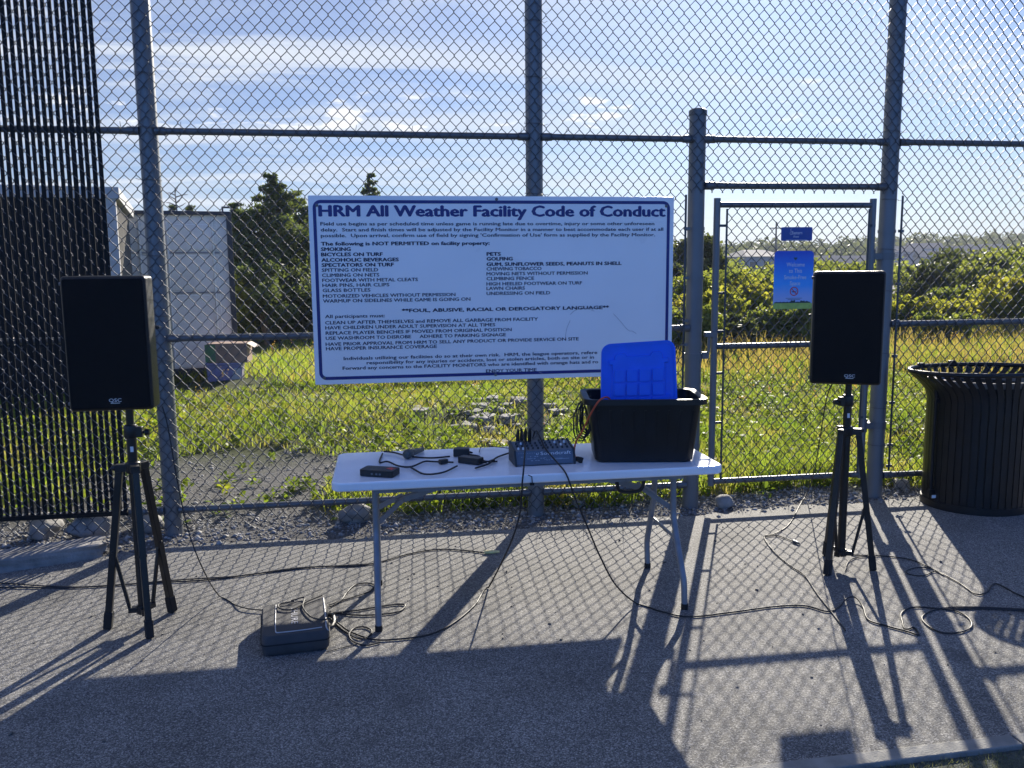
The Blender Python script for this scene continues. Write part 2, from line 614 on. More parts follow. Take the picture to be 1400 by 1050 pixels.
MT['leaf_spruce'] = leaf_mat("spruce_needles", [(0.036, 0.056, 0.028), (0.065, 0.095, 0.04), (0.11, 0.145, 0.055)], 1.6, 0.38)
MT['leaf_bush'] = leaf_mat("bush_leaves", [(0.06, 0.09, 0.03), (0.115, 0.15, 0.045), (0.18, 0.20, 0.06)], 1.2, 0.5)
MT['leaf_yellow'] = leaf_mat("yellow_green_leaves", [(0.09, 0.13, 0.03), (0.17, 0.19, 0.045), (0.26, 0.24, 0.07)], 1.4, 0.55)
MT['leaf_dark'] = leaf_mat("dark_leaves", [(0.03, 0.045, 0.024), (0.055, 0.075, 0.034), (0.10, 0.12, 0.05)], 0.9, 0.4)
MT['leaf_hill'] = leaf_mat("hill_leaves", [(0.035, 0.048, 0.028), (0.06, 0.078, 0.04), (0.10, 0.115, 0.055)], 0.08, 0.4)
MT['grass'] = leaf_mat("grass_blades", [(0.045, 0.075, 0.018), (0.09, 0.145, 0.028), (0.155, 0.19, 0.045), (0.20, 0.17, 0.085), (0.09, 0.14, 0.03)], 1.3, 0.58, tcol=(2.35, 2.3, 1.05))
MT['dry_grass'] = leaf_mat("dry_grass_blades", [(0.10, 0.13, 0.03), (0.24, 0.20, 0.10), (0.24, 0.22, 0.055), (0.30, 0.22, 0.16)], 1.1, 0.5, tcol=(1.9, 1.7, 1.0))
MT['weed'] = leaf_mat("weed_leaves", [(0.05, 0.09, 0.02), (0.10, 0.15, 0.03), (0.21, 0.22, 0.05)], 3.5, 0.5, tcol=(2.4, 2.2, 0.8))
MT['turf'] = leaf_mat("turf_fibres", [(0.07, 0.095, 0.055), (0.16, 0.18, 0.13)], 60, 0.3)
MT['turf_base'] = M("turf_base", (0.06, 0.07, 0.055), 0.9, 0, 0.4, 60, 0.8, 160)

# ------------------------------------------------------------------ measured data (metres)
SIGN_LINES = [
    ('HRM All Weather Facility Code of Conduct', 2, -0.390, 1.940, 2.080),
    ('Field use begins as per scheduled time unless game is running late due to overtime, injury or some other unforeseen', 0, -0.380, 1.860, 2.022),
    ('delay.  Start and finish times will be adjusted by the Facility Monitor in a manner to best accommodate each user if at all', 0, -0.379, 1.924, 1.984),
    ("possible.  Upon arrival, confirm use of field by signing 'Confirmation of Use' form as supplied by the Facility Monitor.", 0, -0.380, 1.866, 1.947),
    ('The following is NOT PERMITTED on facility property:', 1, -0.382, 0.721, 1.894),
    ('SMOKING', 1, -0.383, -0.191, 1.859),
    ('BICYCLES ON TURF', 1, -0.383, 0.014, 1.825),
    ('ALCOHOLIC BEVERAGES', 1, -0.383, 0.117, 1.790),
    ('SPECTATORS ON TURF', 1, -0.382, 0.084, 1.757),
    ('SPITTING ON FIELD', 0, -0.382, -0.019, 1.725),
    ('CLIMBING ON NETS', 0, -0.382, -0.013, 1.692),
    ('FOOTWEAR WITH METAL CLEATS', 0, -0.382, 0.239, 1.659),
    ('HAIR PINS, HAIR CLIPS', 0, -0.382, 0.051, 1.627),
    ('GLASS BOTTLES', 0, -0.382, -0.073, 1.594),
    ('MOTORIZED VEHICLES WITHOUT PERMISSION', 0, -0.382, 0.486, 1.557),
    ('WARMUP ON SIDELINES WHILE GAME IS GOING ON', 0, -0.382, 0.586, 1.525),
    ('PETS', 1, 0.698, 0.796, 1.822),
    ('GOLFING', 1, 0.698, 0.876, 1.790),
    ('GUM, SUNFLOWER SEEDS, PEANUTS IN SHELL', 1, 0.697, 1.631, 1.754),
    ('CHEWING TOBACCO', 0, 0.697, 1.072, 1.724),
    ('MOVING NETS WITHOUT PERMISSION', 0, 0.696, 1.392, 1.691),
    ('CLIMBING FENCE', 0, 0.696, 1.021, 1.659),
    ('HIGH HEELED FOOTWEAR ON TURF', 0, 0.695, 1.353, 1.624),
    ('LAWN CHAIRS', 0, 0.695, 0.957, 1.594),
    ('UNDRESSING ON FIELD', 0, 0.695, 1.131, 1.560),
    ('**FOUL, ABUSIVE, RACIAL OR DEROGATORY LANGUAGE**', 1, 0.127, 1.544, 1.454),
    ('All participants must:', 0, -0.373, 0.015, 1.424),
    ('CLEAN UP AFTER THEMSELVES and REMOVE ALL GARBAGE FROM FACILITY', 0, -0.374, 1.046, 1.383),
    ('HAVE CHILDREN UNDER ADULT SUPERVISION AT ALL TIMES', 0, -0.374, 0.752, 1.350),
    ('REPLACE PLAYER BENCHES IF MOVED FROM ORIGINAL POSITION', 0, -0.373, 0.864, 1.315),
    ('USE WASHROOM TO DISROBE     ADHERE TO PARKING SIGNAGE', 0, -0.374, 0.824, 1.281),
    ('HAVE PRIOR APPROVAL FROM HRM TO SELL ANY PRODUCT OR PROVIDE SERVICE ON SITE', 0, -0.376, 1.330, 1.242),
    ('HAVE PROPER INSURANCE COVERAGE', 0, -0.375, 0.355, 1.212),
    ('Individuals utilizing our facilities do so at their own risk.  HRM, the league operators, refere', 0, -0.263, 1.462, 1.145),
    ('responsibility for any injuries or accidents, lost or stolen articles, both on site or in', 0, -0.114, 1.439, 1.113),
    ('Forward any concerns to the FACILITY MONITORS who are identified with orange hats and ro', 0, -0.272, 1.469, 1.080),
    ('ENJOY YOUR TIME', 0, 0.684, 1.035, 1.036),
]
CABLES = {
    'long': [(-2.288, -0.822, 0.006), (-2.142, -0.816, 0.006), (-1.737, -0.888, 0.006), (-1.352, -0.889, 0.006), (-1.036, -0.900, 0.006), (-0.724, -0.838, 0.006), (-0.439, -0.791, 0.006), (-0.141, -0.807, 0.006), (0.121, -0.657, 0.006), (0.304, -0.607, 0.006), (0.481, -0.667, 0.006), (0.583, -0.727, 0.006)],
    'long2': [(-2.320, -0.751, 0.006), (-2.172, -0.743, 0.006), (-1.907, -0.835, 0.006), (-1.620, -0.897, 0.006), (-1.200, -0.871, 0.006), (-0.842, -0.865, 0.006), (-0.564, -0.793, 0.006), (-0.269, -0.796, 0.006), (-0.056, -0.797, 0.006)],
    'spkl': [(-1.081, -1.380, 1.076), (-1.056, -1.400, 0.972), (-1.027, -1.420, 0.737), (-0.982, -1.460, 0.486), (-0.915, -1.500, 0.290), (-0.905, -1.179, 0.012), (-0.765, -1.353, 0.012), (-0.655, -1.411, 0.012), (-0.573, -1.425, 0.012)],
    'mixl': [(0.700, -1.420, 0.870), (0.690, -1.500, 0.900), (0.685, -1.600, 0.850), (0.649, -1.775, 0.781), (0.639, -1.790, 0.714), (0.629, -1.780, 0.567), (0.586, -1.720, 0.385), (0.530, -1.291, 0.006), (0.424, -1.529, 0.006), (0.293, -1.736, 0.006), (0.169, -1.842, 0.006), (0.013, -1.864, 0.006), (-0.089, -1.846, 0.006), (-0.194, -1.745, 0.006), (-0.254, -1.641, 0.006), (-0.302, -1.543, 0.006)],
    'mixr': [(0.760, -1.400, 0.850), (0.770, -1.460, 0.900), (0.796, -1.550, 0.829), (0.830, -1.660, 0.783), (0.857, -1.775, 0.743), (0.897, -1.790, 0.628), (0.958, -1.780, 0.486), (1.034, -1.750, 0.311), (1.126, -1.720, 0.142), (1.262, -1.657, 0.006), (1.354, -1.769, 0.006), (1.465, -1.853, 0.006), (1.694, -1.838, 0.006), (1.945, -1.807, 0.006), (2.096, -1.824, 0.006), (2.174, -1.913, 0.006), (2.266, -1.864, 0.006), (2.341, -1.804, 0.020), (2.391, -1.803, 0.020), (2.378, -1.893, 0.006), (2.317, -2.038, 0.006), (2.358, -2.115, 0.006), (2.421, -2.194, 0.006), (2.450, -2.240, 0.006), (2.480, -2.162, 0.006), (2.429, -2.170, 0.006), (2.466, -2.091, 0.006), (2.526, -1.994, 0.006), (2.632, -1.938, 0.006), (2.765, -1.980, 0.006), (2.946, -2.012, 0.006), (3.141, -2.074, 0.006), (3.319, -2.152, 0.006)],
    'loopr': [(3.383, -2.126, 0.006), (3.155, -2.058, 0.006), (2.922, -1.989, 0.006), (2.747, -1.977, 0.006), (2.607, -2.045, 0.006), (2.561, -2.134, 0.006), (2.568, -2.228, 0.006), (2.640, -2.249, 0.006), (2.744, -2.209, 0.006), (2.804, -2.124, 0.006), (2.813, -2.026, 0.006), (2.758, -1.979, 0.006)],
    'tri': [(2.754, -1.146, 0.006), (2.781, -1.164, 0.006), (2.915, -1.202, 0.006), (3.033, -1.276, 0.006), (3.073, -1.409, 0.006), (3.078, -1.667, 0.006), (3.057, -1.834, 0.006), (3.138, -1.818, 0.006), (3.265, -1.723, 0.006), (3.275, -1.914, 0.006), (3.385, -2.032, 0.006)],
    'triloop': [(3.083, -1.448, 0.006), (3.005, -1.421, 0.006), (2.915, -1.454, 0.006), (2.891, -1.509, 0.006), (2.953, -1.543, 0.006), (3.061, -1.492, 0.006), (3.072, -1.553, 0.006)],
    'tri2': [(2.877, -1.195, 0.006), (2.760, -1.200, 0.006), (2.668, -1.261, 0.006), (2.573, -1.392, 0.006)],
    'spkr': [(2.504, -1.300, 1.092), (2.493, -1.250, 0.981), (2.601, -1.000, 0.693), (2.792, -0.600, 0.384), (3.112, 0.095, 0.006), (2.694, -0.487, 0.006), (2.495, -0.679, 0.006), (2.391, -0.737, 0.006), (2.322, -1.014, 0.006), (2.302, -1.258, 0.006), (2.305, -1.427, 0.006), (2.236, -1.699, 0.006), (2.186, -1.934, 0.006), (2.140, -2.137, 0.006)],
    'spkr2': [(2.396, -0.738, 0.006), (2.474, -0.721, 0.006), (2.508, -0.774, 0.006), (2.530, -0.867, 0.006)],
    'loopa': [(-0.294, -1.498, 0.006), (-0.166, -1.483, 0.006), (-0.055, -1.454, 0.006), (0.039, -1.441, 0.006), (0.072, -1.467, 0.006), (0.037, -1.537, 0.006), (-0.055, -1.558, 0.006), (-0.165, -1.548, 0.006), (-0.283, -1.500, 0.006)],
    'loopb': [(-0.319, -1.388, 0.006), (-0.268, -1.347, 0.006), (-0.172, -1.283, 0.006), (-0.110, -1.231, 0.006), (-0.088, -1.148, 0.006), (-0.136, -1.106, 0.006), (-0.196, -1.129, 0.006), (-0.235, -1.230, 0.006), (-0.261, -1.339, 0.006), (-0.310, -1.409, 0.006)],
    'loopc': [(-0.301, -1.570, 0.006), (-0.230, -1.722, 0.006), (-0.157, -1.826, 0.006), (-0.110, -1.810, 0.006), (-0.097, -1.746, 0.006), (-0.133, -1.697, 0.006), (-0.181, -1.705, 0.006), (-0.203, -1.777, 0.006), (-0.180, -1.854, 0.006), (-0.122, -1.904, 0.006), (-0.055, -1.884, 0.006)],
    'thin': [(-0.296, -1.938, 0.004), (-0.222, -1.905, 0.004), (-0.156, -1.878, 0.004)],
    'casecord': [(-0.475, -1.565, 0.108), (-0.542, -1.590, 0.108), (-0.532, -1.647, 0.108), (-0.472, -1.667, 0.108), (-0.410, -1.576, 0.108), (-0.344, -1.511, 0.108)],
    'casecord2': [(-0.490, -1.553, 0.108), (-0.429, -1.525, 0.108), (-0.425, -1.648, 0.108), (-0.377, -1.771, 0.108), (-0.323, -1.815, 0.108), (-0.283, -1.805, 0.108)],
    'sc': [(0.443, -1.594, 0.004), (0.445, -1.732, 0.004), (0.434, -1.916, 0.004)],
    'orange': [(1.140, -1.600, 1.020), (1.114, -1.600, 1.082), (1.053, -1.660, 1.081), (1.016, -1.630, 1.011), (0.987, -1.580, 0.918), (0.960, -1.550, 0.856), (0.949, -1.550, 0.803), (0.956, -1.550, 0.768)],
    'plug': [(0.960, -1.550, 0.764), (0.969, -1.560, 0.743)],
    't1': [(-0.014, -1.135, 0.755), (0.045, -1.184, 0.755), (0.119, -1.291, 0.755), (0.232, -1.348, 0.755), (0.329, -1.331, 0.755)],
    't2': [(-0.022, -1.190, 0.755), (-0.037, -1.399, 0.755), (0.004, -1.390, 0.755), (0.058, -1.500, 0.755), (0.119, -1.528, 0.755), (0.190, -1.426, 0.755), (0.234, -1.435, 0.755), (0.336, -1.472, 0.755)],
    't3': [(0.118, -1.544, 0.755), (0.176, -1.694, 0.755), (0.265, -1.681, 0.755), (0.347, -1.556, 0.755)],
    't4': [(0.432, -1.621, 0.755), (0.508, -1.538, 0.755), (0.572, -1.397, 0.755), (0.667, -1.288, 0.755)],
    't5': [(0.429, -1.297, 0.755), (0.480, -1.361, 0.755), (0.494, -1.469, 0.755), (0.529, -1.492, 0.755), (0.559, -1.498, 0.755)],
    't6': [(0.493, -1.254, 0.755), (0.520, -1.124, 0.755), (0.562, -1.113, 0.755), (0.644, -1.169, 0.755), (0.686, -1.216, 0.755)],
    'coil': [(1.048, -1.470, 1.076), (1.009, -1.470, 1.050), (0.982, -1.470, 0.986), (0.986, -1.470, 0.889), (1.026, -1.470, 0.865), (1.057, -1.470, 0.925), (1.045, -1.470, 1.018), (1.017, -1.470, 1.062), (0.994, -1.470, 1.005), (0.998, -1.470, 0.897), (1.033, -1.470, 0.880), (1.049, -1.470, 0.945), (1.037, -1.470, 1.042), (1.048, -1.470, 1.072)],
}

# ------------------------------------------------------------------ terrain
rng = np.random.default_rng(7)


def sstep(a, b, x):
    t = np.clip((x - a) / (b - a), 0, 1)
    return t * t * (3 - 2 * t)


def ground_h(X, Y):
    X = np.asarray(X, float); Y = np.asarray(Y, float)
    h = -2.6 * sstep(24, 60, Y)
    crest = 0.5 + 9.0 * sstep(-20, 300, X) + 1.3 * np.sin(X * 0.021) + 0.7 * np.sin(X * 0.061 + 1)
    h = h + (crest + 2.6) * sstep(95, 330, Y) + 0.012 * np.clip(Y - 330, 0, 600)
    near = sstep(0.2, 0.9, Y) * (1 - sstep(20, 24, Y))
    h = h + near * 0.03 * (np.sin(X * 2.1 + Y * 0.7) + np.sin(Y * 1.7 - X * 0.6))
    # low berm of rubble soil
    h = h + 0.16 * np.exp(-(((X - 1.1) / 0.9) ** 2 + ((Y - 4.0) / 0.9) ** 2))
    h = h - 0.022 * (1 - sstep(-0.5, 0.3, Y))
    return h


xs = np.unique(np.concatenate([np.linspace(-900, -30, 30), np.linspace(-30, -6, 40), np.linspace(-6, 9, 110),
                               np.linspace(9, 40, 50), np.linspace(40, 500, 90), np.linspace(500, 1500, 20)]))
ys = np.unique(np.concatenate([np.linspace(-60, -3, 12), np.linspace(-3, -0.7, 6), np.linspace(-0.7, 6, 90), np.linspace(6, 26, 60),
                               np.linspace(26, 120, 40), np.linspace(120, 360, 60), np.linspace(360, 2500, 20)]))
GX, GY = np.meshgrid(xs, ys)
GZ = ground_h(GX, GY)
GZ = np.where(GY < -0.55, -0.06, GZ)
vv = np.stack([GX.ravel(), GY.ravel(), GZ.ravel()], 1)
nx, ny = len(xs), len(ys)
ii, jj = np.meshgrid(np.arange(nx - 1), np.arange(ny - 1))
i0 = (jj * nx + ii).ravel()
ff = np.stack([i0, i0 + 1, i0 + nx + 1, i0 + nx], 1)
tag(np_mesh("ground", vv, ff, MT['ground'], smooth=True), kind="structure")

# asphalt apron with a ragged edge against the gravel
edge_c = [(-9, -0.75), (-3.4, -0.62), (-2.3, -0.44), (-1.3, -0.22), (0.6, -0.25), (2.0, -0.16), (3.0, -0.08), (4.0, -0.04), (9.5, 0.1)]
exs = np.linspace(-9, 9.5, 260)
eys = np.interp(exs, [a for a, b in edge_c], [b for a, b in edge_c]) + 0.018 * rng.standard_normal(260) + 0.025 * np.sin(exs * 5.1)
m = MB()
n = len(exs)
vs = [(x, -3.105 + 0.027 * (x - 1.2), 0.0) for x in exs] + [(x, y, 0.0) for x, y in zip(exs, eys)] + [(x, y + 0.02, -0.06) for x, y in zip(exs, eys)]
fs = [(i, i + 1, n + i + 1, n + i) for i in range(n - 1)] + [(n + i, n + i + 1, 2 * n + i + 1, 2 * n + i) for i in range(n - 1)]
m.add(vs, fs)
tag(m.build("asphalt", MT['asphalt']), kind="structure")

# flush concrete curb and artificial turf in front of it
m = MB()
for k in range(12):
    x0 = -9 + k * 1.55 + 0.4
    y0 = -3.138 + 0.027 * (x0 - 1.2); y1 = -3.138 + 0.027 * (x0 + 1.55 - 1.2)
    m.add([(x0 + 0.003, y0 - .034, -.06), (x0 + 1.547, y1 - .034, -.06), (x0 + 1.547, y1 + .036, -.06), (x0 + 0.003, y0 + .036, -.06),
           (x0 + 0.003, y0 - .034, .008), (x0 + 1.547, y1 - .034, .008), (x0 + 1.547, y1 + .036, .008), (x0 + 0.003, y0 + .036, .008)],
          [(3, 2, 1, 0), (4, 5, 6, 7), (0, 1, 5, 4), (1, 2, 6, 5), (2, 3, 7, 6), (3, 0, 4, 7)])
tag(m.build("curb", MT['curb'], bevel=0.006), kind="structure")
m = MB()
m.add([(-40, -60, -.015), (40, -60, -.015), (40, -2.4, -.03), (9.5, -2.945, -.012), (-9, -3.444, -.012), (-40, -3.9, -.03)], [(0, 1, 2, 3, 4, 5)])
tag(m.build("artificial_turf", MT['turf_base']), kind="structure")
# turf fibres, only where the corner of the picture shows them
K = 16000
bx = rng.uniform(0.4, 3.4, K)
by = -3.175 + 0.027 * (bx - 1.2) - rng.uniform(0, 0.5, K)
hh = rng.uniform(.008, .022, K); an = rng.uniform(0, 2 * pi, K); lean = rng.normal(0, .010, (K, 2)); wd = rng.uniform(.0012, .0022, K)
b0 = np.stack([bx - np.cos(an) * wd, by - np.sin(an) * wd, np.full(K, -.016)], 1)
b1 = np.stack([bx + np.cos(an) * wd, by + np.sin(an) * wd, np.full(K, -.016)], 1)
tp = np.stack([bx + lean[:, 0], by + lean[:, 1], hh - .014], 1)
tag(np_mesh("turf_fibres", np.stack([b0, b1, tp], 1).reshape(-1, 3), np.arange(3 * K).reshape(-1, 3), MT['turf']),
    "short green artificial turf fibres beyond the concrete curb", "turf", kind="stuff")

# ------------------------------------------------------------------ fence
FENCE_TOP = 4.9
PY = 0.066                       # post axis
PR = 0.058
fence = empty("chain_link_fence", (0, PY, 0), "tall galvanised chain-link fence with round posts and dark slats at one end", "fence")

CW, CH = 0.03775, 0.045          # column pitch and half-diamond height
ZT = 4.86


def wire_column(i, z_lo, z_hi, vs, fs, r=0.0032, x_off=0.0, yoff=0.0, seg=4):
    k0 = int(math.ceil(z_lo / CH)); k1 = int(math.floor(z_hi / CH))
    amp = CW / 2 + 0.0012
    pts = []
    for k in range(k0, k1 + 1):
        s = 1 if (k + i) % 2 == 0 else -1
        z = k * CH
        x = x_off + i * CW
        jit = 0.0016 * math.sin(i * 1.7 + k * 0.9) + 0.0012 * math.sin(k * 0.31 + i * .13)
        yy = yoff + 0.003 * math.sin(z * 2.3 + i * 0.05)
        pts.append((x + s * amp * 0.80 + jit, yy + 0.0022 * s, z - CH * 0.16))
        pts.append((x + s * amp + jit, yy, z))
        pts.append((x + s * amp * 0.80 + jit, yy - 0.0022 * s, z + CH * 0.16))
    p = np.array(pts)
    t = np.gradient(p, axis=0)
    t /= np.linalg.norm(t, axis=1)[:, None]
    a = np.cross(t, np.array([0, 1, 0]))
    a /= np.linalg.norm(a, axis=1)[:, None]
    b = np.cross(t, a)
    base = sum(len(q) for q in vs)
    ring = []
    for k in range(seg):
        q = 2 * pi * k / seg + pi / 4
        ring.append(p + r * (a * cos(q) + b * sin(q)))
    ring = np.stack(ring, 1).reshape(-1, 3)
    vs.append(ring)
    n = len(p)
    idx = np.arange((n - 1) * seg)
    row, kk = idx // seg, idx % seg
    k2 = (kk + 1) % seg
    fs.append(base + np.stack([row * seg + kk, row * seg + k2, (row + 1) * seg + k2, (row + 1) * seg + kk], 1))


vs, fs = [], []
for i in range(-106, 178):
    x = i * CW
    lo = 2.235 if 2.095 < x < 3.72 else 0.035
    wire_column(i, lo, ZT, vs, fs, yoff=-PY)
np_mesh("chain_link_mesh", np.concatenate(vs), np.concatenate(fs), MT['wire'], fence, smooth=True)


def post(x, top, r=PR, cap=True):
    mb = MB()
    mb.tube([(x, PY, -0.06), (x, PY, top)], r, 28)
    o = mb.build("post", MT['galv'], fence, smooth=True)
    if cap:
        c = MB()
        c.tube([(x, PY, top - 0.03), (x, PY, top + 0.004), (x, PY, top + 0.016), (x, PY, top + 0.022)], [r + .005, r + .005, r * .8, r * .2], 28)
        c.build("cap", MT['galv_old'], o, smooth=True)
    return o


PX = [-3.87, -1.422, 1.043, 3.652, 6.25]
posts = [post(x, FENCE_TOP) for x in PX]
GPX = 2.193
gpost = post(GPX, 2.80)


def rail(x0, x1, z, r=0.0215, z1=None):
    mb = MB()
    mb.tube([(x0, 0.034, z), (x1, 0.034, z if z1 is None else z1)], r, 16)
    return mb.build("rail", MT['galv_old'], fence, smooth=True)


spans = list(zip(PX[:-1], PX[1:]))
for a, b in spans:
    rail(a + .05, b - .05, 2.608)
    rail(a + .05, b - .05, 4.84)
for a, b in ((PX[0], PX[1]), (PX[1], PX[2]), (PX[2], GPX), (PX[3], PX[4])):
    rail(a + .05, b - .05, 1.307)
    rail(a + .05, b - .05, 0.166)
rail(GPX + .055, PX[3] - .055, 2.295, 0.0225)
# rail end sleeves where the rails meet the posts
for k, x in enumerate(PX + [GPX]):
    par = (posts + [gpost])[k]
    for z in (2.608, 1.307, 0.166, 2.295):
        for s in (-1, 1):
            if x == GPX and s > 0 and z < 2: continue
            if x == PX[3] and s < 0 and z < 2: continue
            if z == 2.295 and not ((x == GPX and s > 0) or (x == PX[3] and s < 0)): continue
            if not -1.5 < x < 4: continue
            mb = MB()
            mb.tube([(x + s * .048, 0.036, z), (x + s * .115, 0.034, z)], 0.0265 if z != 2.295 else .028, 14)
            mb.build("rail_sleeve", MT['galv_old'], par, smooth=True)
# wire ties: one round a post, one round a rail, copied along the fence
mb = MB()
mb.tube([(-.075, -PY - .004, .006)] + [(-.068 * cos(q), -.066 * sin(q) - .004, .004 * cos(q)) for q in np.linspace(0.15, pi - .15, 8)] + [(.078, -PY - .004, -.006)], 0.0018, 5)
tie0 = mb.build("wire_tie", MT['wire'], fence, world=False, smooth=True)
mb = MB()
mb.tube([(0, .034 - PY + .024 * cos(q), .024 * sin(q)) for q in np.linspace(0, 2 * pi, 10)] + [(.012, -PY - .004, .05)], 0.0018, 5)
tie1 = mb.build("wire_tie", MT['wire'], fence, world=False, smooth=True)
first = {0: True, 1: True}


def put_tie(src, kind, x, z):
    o = src
    if not first[kind]:
        o = src.copy()
        COL.objects.link(o)
        o.parent = fence
    first[kind] = False
    o.location = (x, 0, z)


for x in PX[1:4]:
    for z in np.arange(0.35, 3.5, 0.38):
        put_tie(tie0, 0, x, z + 0.06 * math.sin(x * 7 + z * 5))
for a, b in ((-2.5, PX[1]), (PX[1], PX[2]), (PX[2], PX[3]), (PX[3], 5.0)):
    for z in (2.608, 1.307, .166):
        for x in np.arange(a + .2, b - .1, .36):
            if z < 2 and GPX - .05 < x < PX[3] + .05: continue
            put_tie(tie1, 1, x, z)

# tension bars and bands beside the gate opening
for x, px_, zs in ((2.094, GPX, (2.0, 1.66, 1.36, 1.19, 0.85, 0.45)), (3.722, PX[3], (1.98, 1.60, 1.33, 1.07, 0.72, 0.40, 0.24))):
    mb = MB()
    mb.box((x, 0.0, 1.22), (0.014, 0.006, 2.02))
    tb = mb.build("tension_bar", MT['wire'], fence)
    par = gpost if px_ == GPX else posts[3]
    s = -1 if x < px_ else 1
    for z in zs:
        q = MB()
        pts = [(px_ + s * (.062 * cos(t)), PY - .062 * sin(t), z) for t in np.linspace(0.35, pi + 0.6, 14)]
        ring = [(px_ + .0615 * cos(t), PY + .0615 * sin(t), z) for t in np.linspace(0, 2 * pi, 24, endpoint=False)]
        for (r0, dz) in ((.0625, .011),):
            vs_ = [(px_ + r0 * cos(t), PY + r0 * sin(t), z + d) for d in (-dz, dz) for t in np.linspace(0, 2 * pi, 24, endpoint=False)]
            q.add(vs_, [(a, (a + 1) % 24, 24 + (a + 1) % 24, 24 + a) for a in range(24)])
        q.box((px_ + s * .081, 0.016, z), (.045, .006, .02))
        q.tube([(x, -.008, z), (x, .03, z)], .005, 8)
        q.build("tension_band", MT['galv'], par, smooth=True)

# privacy slats: flat strips threaded through the mesh
mb = MB()
rs = random.Random(4)
for i in range(-98, -44):
    x = i * CW
    if x > -1.655 or x < -3.62: continue
    w = rs.uniform(.0245, .0275)
    dx = rs.uniform(-.0016, .0016)
    tw = rs.uniform(-.25, .25)
    R = Matrix.Rotation(tw, 3, 'Z')
    mb.box((x + dx, 0.0, (0.185 + 4.84) / 2), (w, .0035, 4.84 - 0.185), R)
mb.build("privacy_slats", MT['slat'], fence)
mb = MB()
mb.box((-2.66, -.004, .172), (1.95, .016, .030))
mb.build("bottom_channel", MT['slat'], fence, bevel=.003)

# ------------------------------------------------------------------ gate
gate = empty("chain_link_gate", (2.9, 0.034, 0), "narrow chain-link pedestrian gate with galvanised pipe frame under a header rail", "gate")
GL, GR, GB, GT = 2.335, 3.515, 0.172, 2.165
for x in (GL, GR):
    mb = MB(); mb.tube([(x, .034, GB - .02), (x, .034, GT + .045)], .0235, 16)
    mb.build("stile", MT['galv'], gate, smooth=True)
for z in (GT, 1.17, GB + .01):
    mb = MB(); mb.tube([(GL + .02, .034, z), (GR - .02, .034, z)], .0205, 14)
    mb.build("cross_rail", MT['galv_old'], gate, smooth=True)
vs, fs = [], []
for i in range(64, 92):
    x = i * CW
    if GL + .045 < x < GR - .03:
        wire_column(i, GB + .0, GT + .035, vs, fs, x_off=-2.9, yoff=-.034 + .004)
np_mesh("gate_mesh", np.concatenate(vs), np.concatenate(fs), MT['wire'], gate, smooth=True)
for x, s in ((GL + .062, 1), (GR - .045, -1)):
    mb = MB(); mb.box((x, .004, (GB + GT) / 2), (.013, .006, GT - GB - .06))
    for z in (2.02, 1.55, 1.28, .98, .62, .3):
        mb.box((x - s * .03, .016, z), (.06, .006, .018))
    mb.build("gate_tension_bar", MT['wire'], gate)
# hinges on the latch-free side, latch on the other
for z in (1.80, .55):
    mb = MB()
    mb.box((GR + .045, .05, z), (.10, .05, .045)); mb.tube([(GR + .03, .05, z - .05), (GR + .03, .05, z + .05)], .014, 10)
    mb.tube([(PX[3], PY, z - .026), (PX[3], PY, z + .026)], PR + .006, 24)
    mb.build("hinge", MT['galv_old'], gate, smooth=True)
mb = MB()
mb.box((GL - .035, .02, 1.26), (.085, .035, .034)); mb.box((GL - .045, .022, 1.195), (.016, .02, .12)); mb.box((GL - .065, .03, 1.11), (.05, .018, .05))
mb.box((GL - .02, .02, 1.06), (.014, .012, .12))
mb.tube([(GPX, PY, 1.07), (GPX, PY, 1.125)], PR + .006, 24)
mb.build("latch", MT['galv'], gate, smooth=True)

# ------------------------------------------------------------------ lettering
def text_mesh(body, x0, x1, z, cap, bold=0.0, font_w=None):
    cu = bpy.data.curves.new("lettering", 'FONT')
    cu.body = body
    cu.size = 1.0
    cu.offset = bold
    cu.resolution_u = 2
    o = bpy.data.objects.new("lettering", cu)
    COL.objects.link(o)
    bpy.context.view_layer.update()
    dg = bpy.context.evaluated_depsgraph_get()
    me = bpy.data.meshes.new_from_object(o.evaluated_get(dg))
    v = np.zeros(len(me.vertices) * 3, dtype=np.float32)
    me.vertices.foreach_get("co", v)
    v = v.reshape(-1, 3)
    faces = [tuple(p.vertices) for p in me.polygons]
    bpy.data.objects.remove(o)
    bpy.data.curves.remove(cu)
    bpy.data.meshes.remove(me)
    s = cap / 0.729
    a, b = v[:, 0].min(), v[:, 0].max()
    X = x0 + (v[:, 0] - a) / (b - a) * (x1 - x0) if x1 is not None else x0 + (v[:, 0] - (a + b) / 2) * s
    return X, z + v[:, 1] * s, faces


def text_into(mb, body, x0, x1, z, cap, y, bold=0.0):
    X, Z, F_ = text_mesh(body, x0 + bold, x1 - bold, z, cap, 0.0)
    for k, (dx, dz) in enumerate(((-bold, 0), (bold, 0), (0, bold * .6), (0, -bold * .3)) if bold else ((0, 0),)):
        mb.add([(float(a) + dx, y - .00025 * k, float(b) + dz) for a, b in zip(X, Z)], F_)


# ------------------------------------------------------------------ big notice board
SX0, SX1, SZ0, SZ1 = -0.452, 1.998, 0.985, 2.212
SYF = -0.028
board = empty("notice_board", (0.77, -0.02, SZ0), "big white rules board with blue lettering and border wired to the chain-link fence", "sign")
mb = MB(); mb.prism(rrect(SX0, SZ0, SX1, SZ1, .006, 2), 'y', SYF, -0.010)
mb.build("panel", MT['sign_white'], board, bevel=.0015)


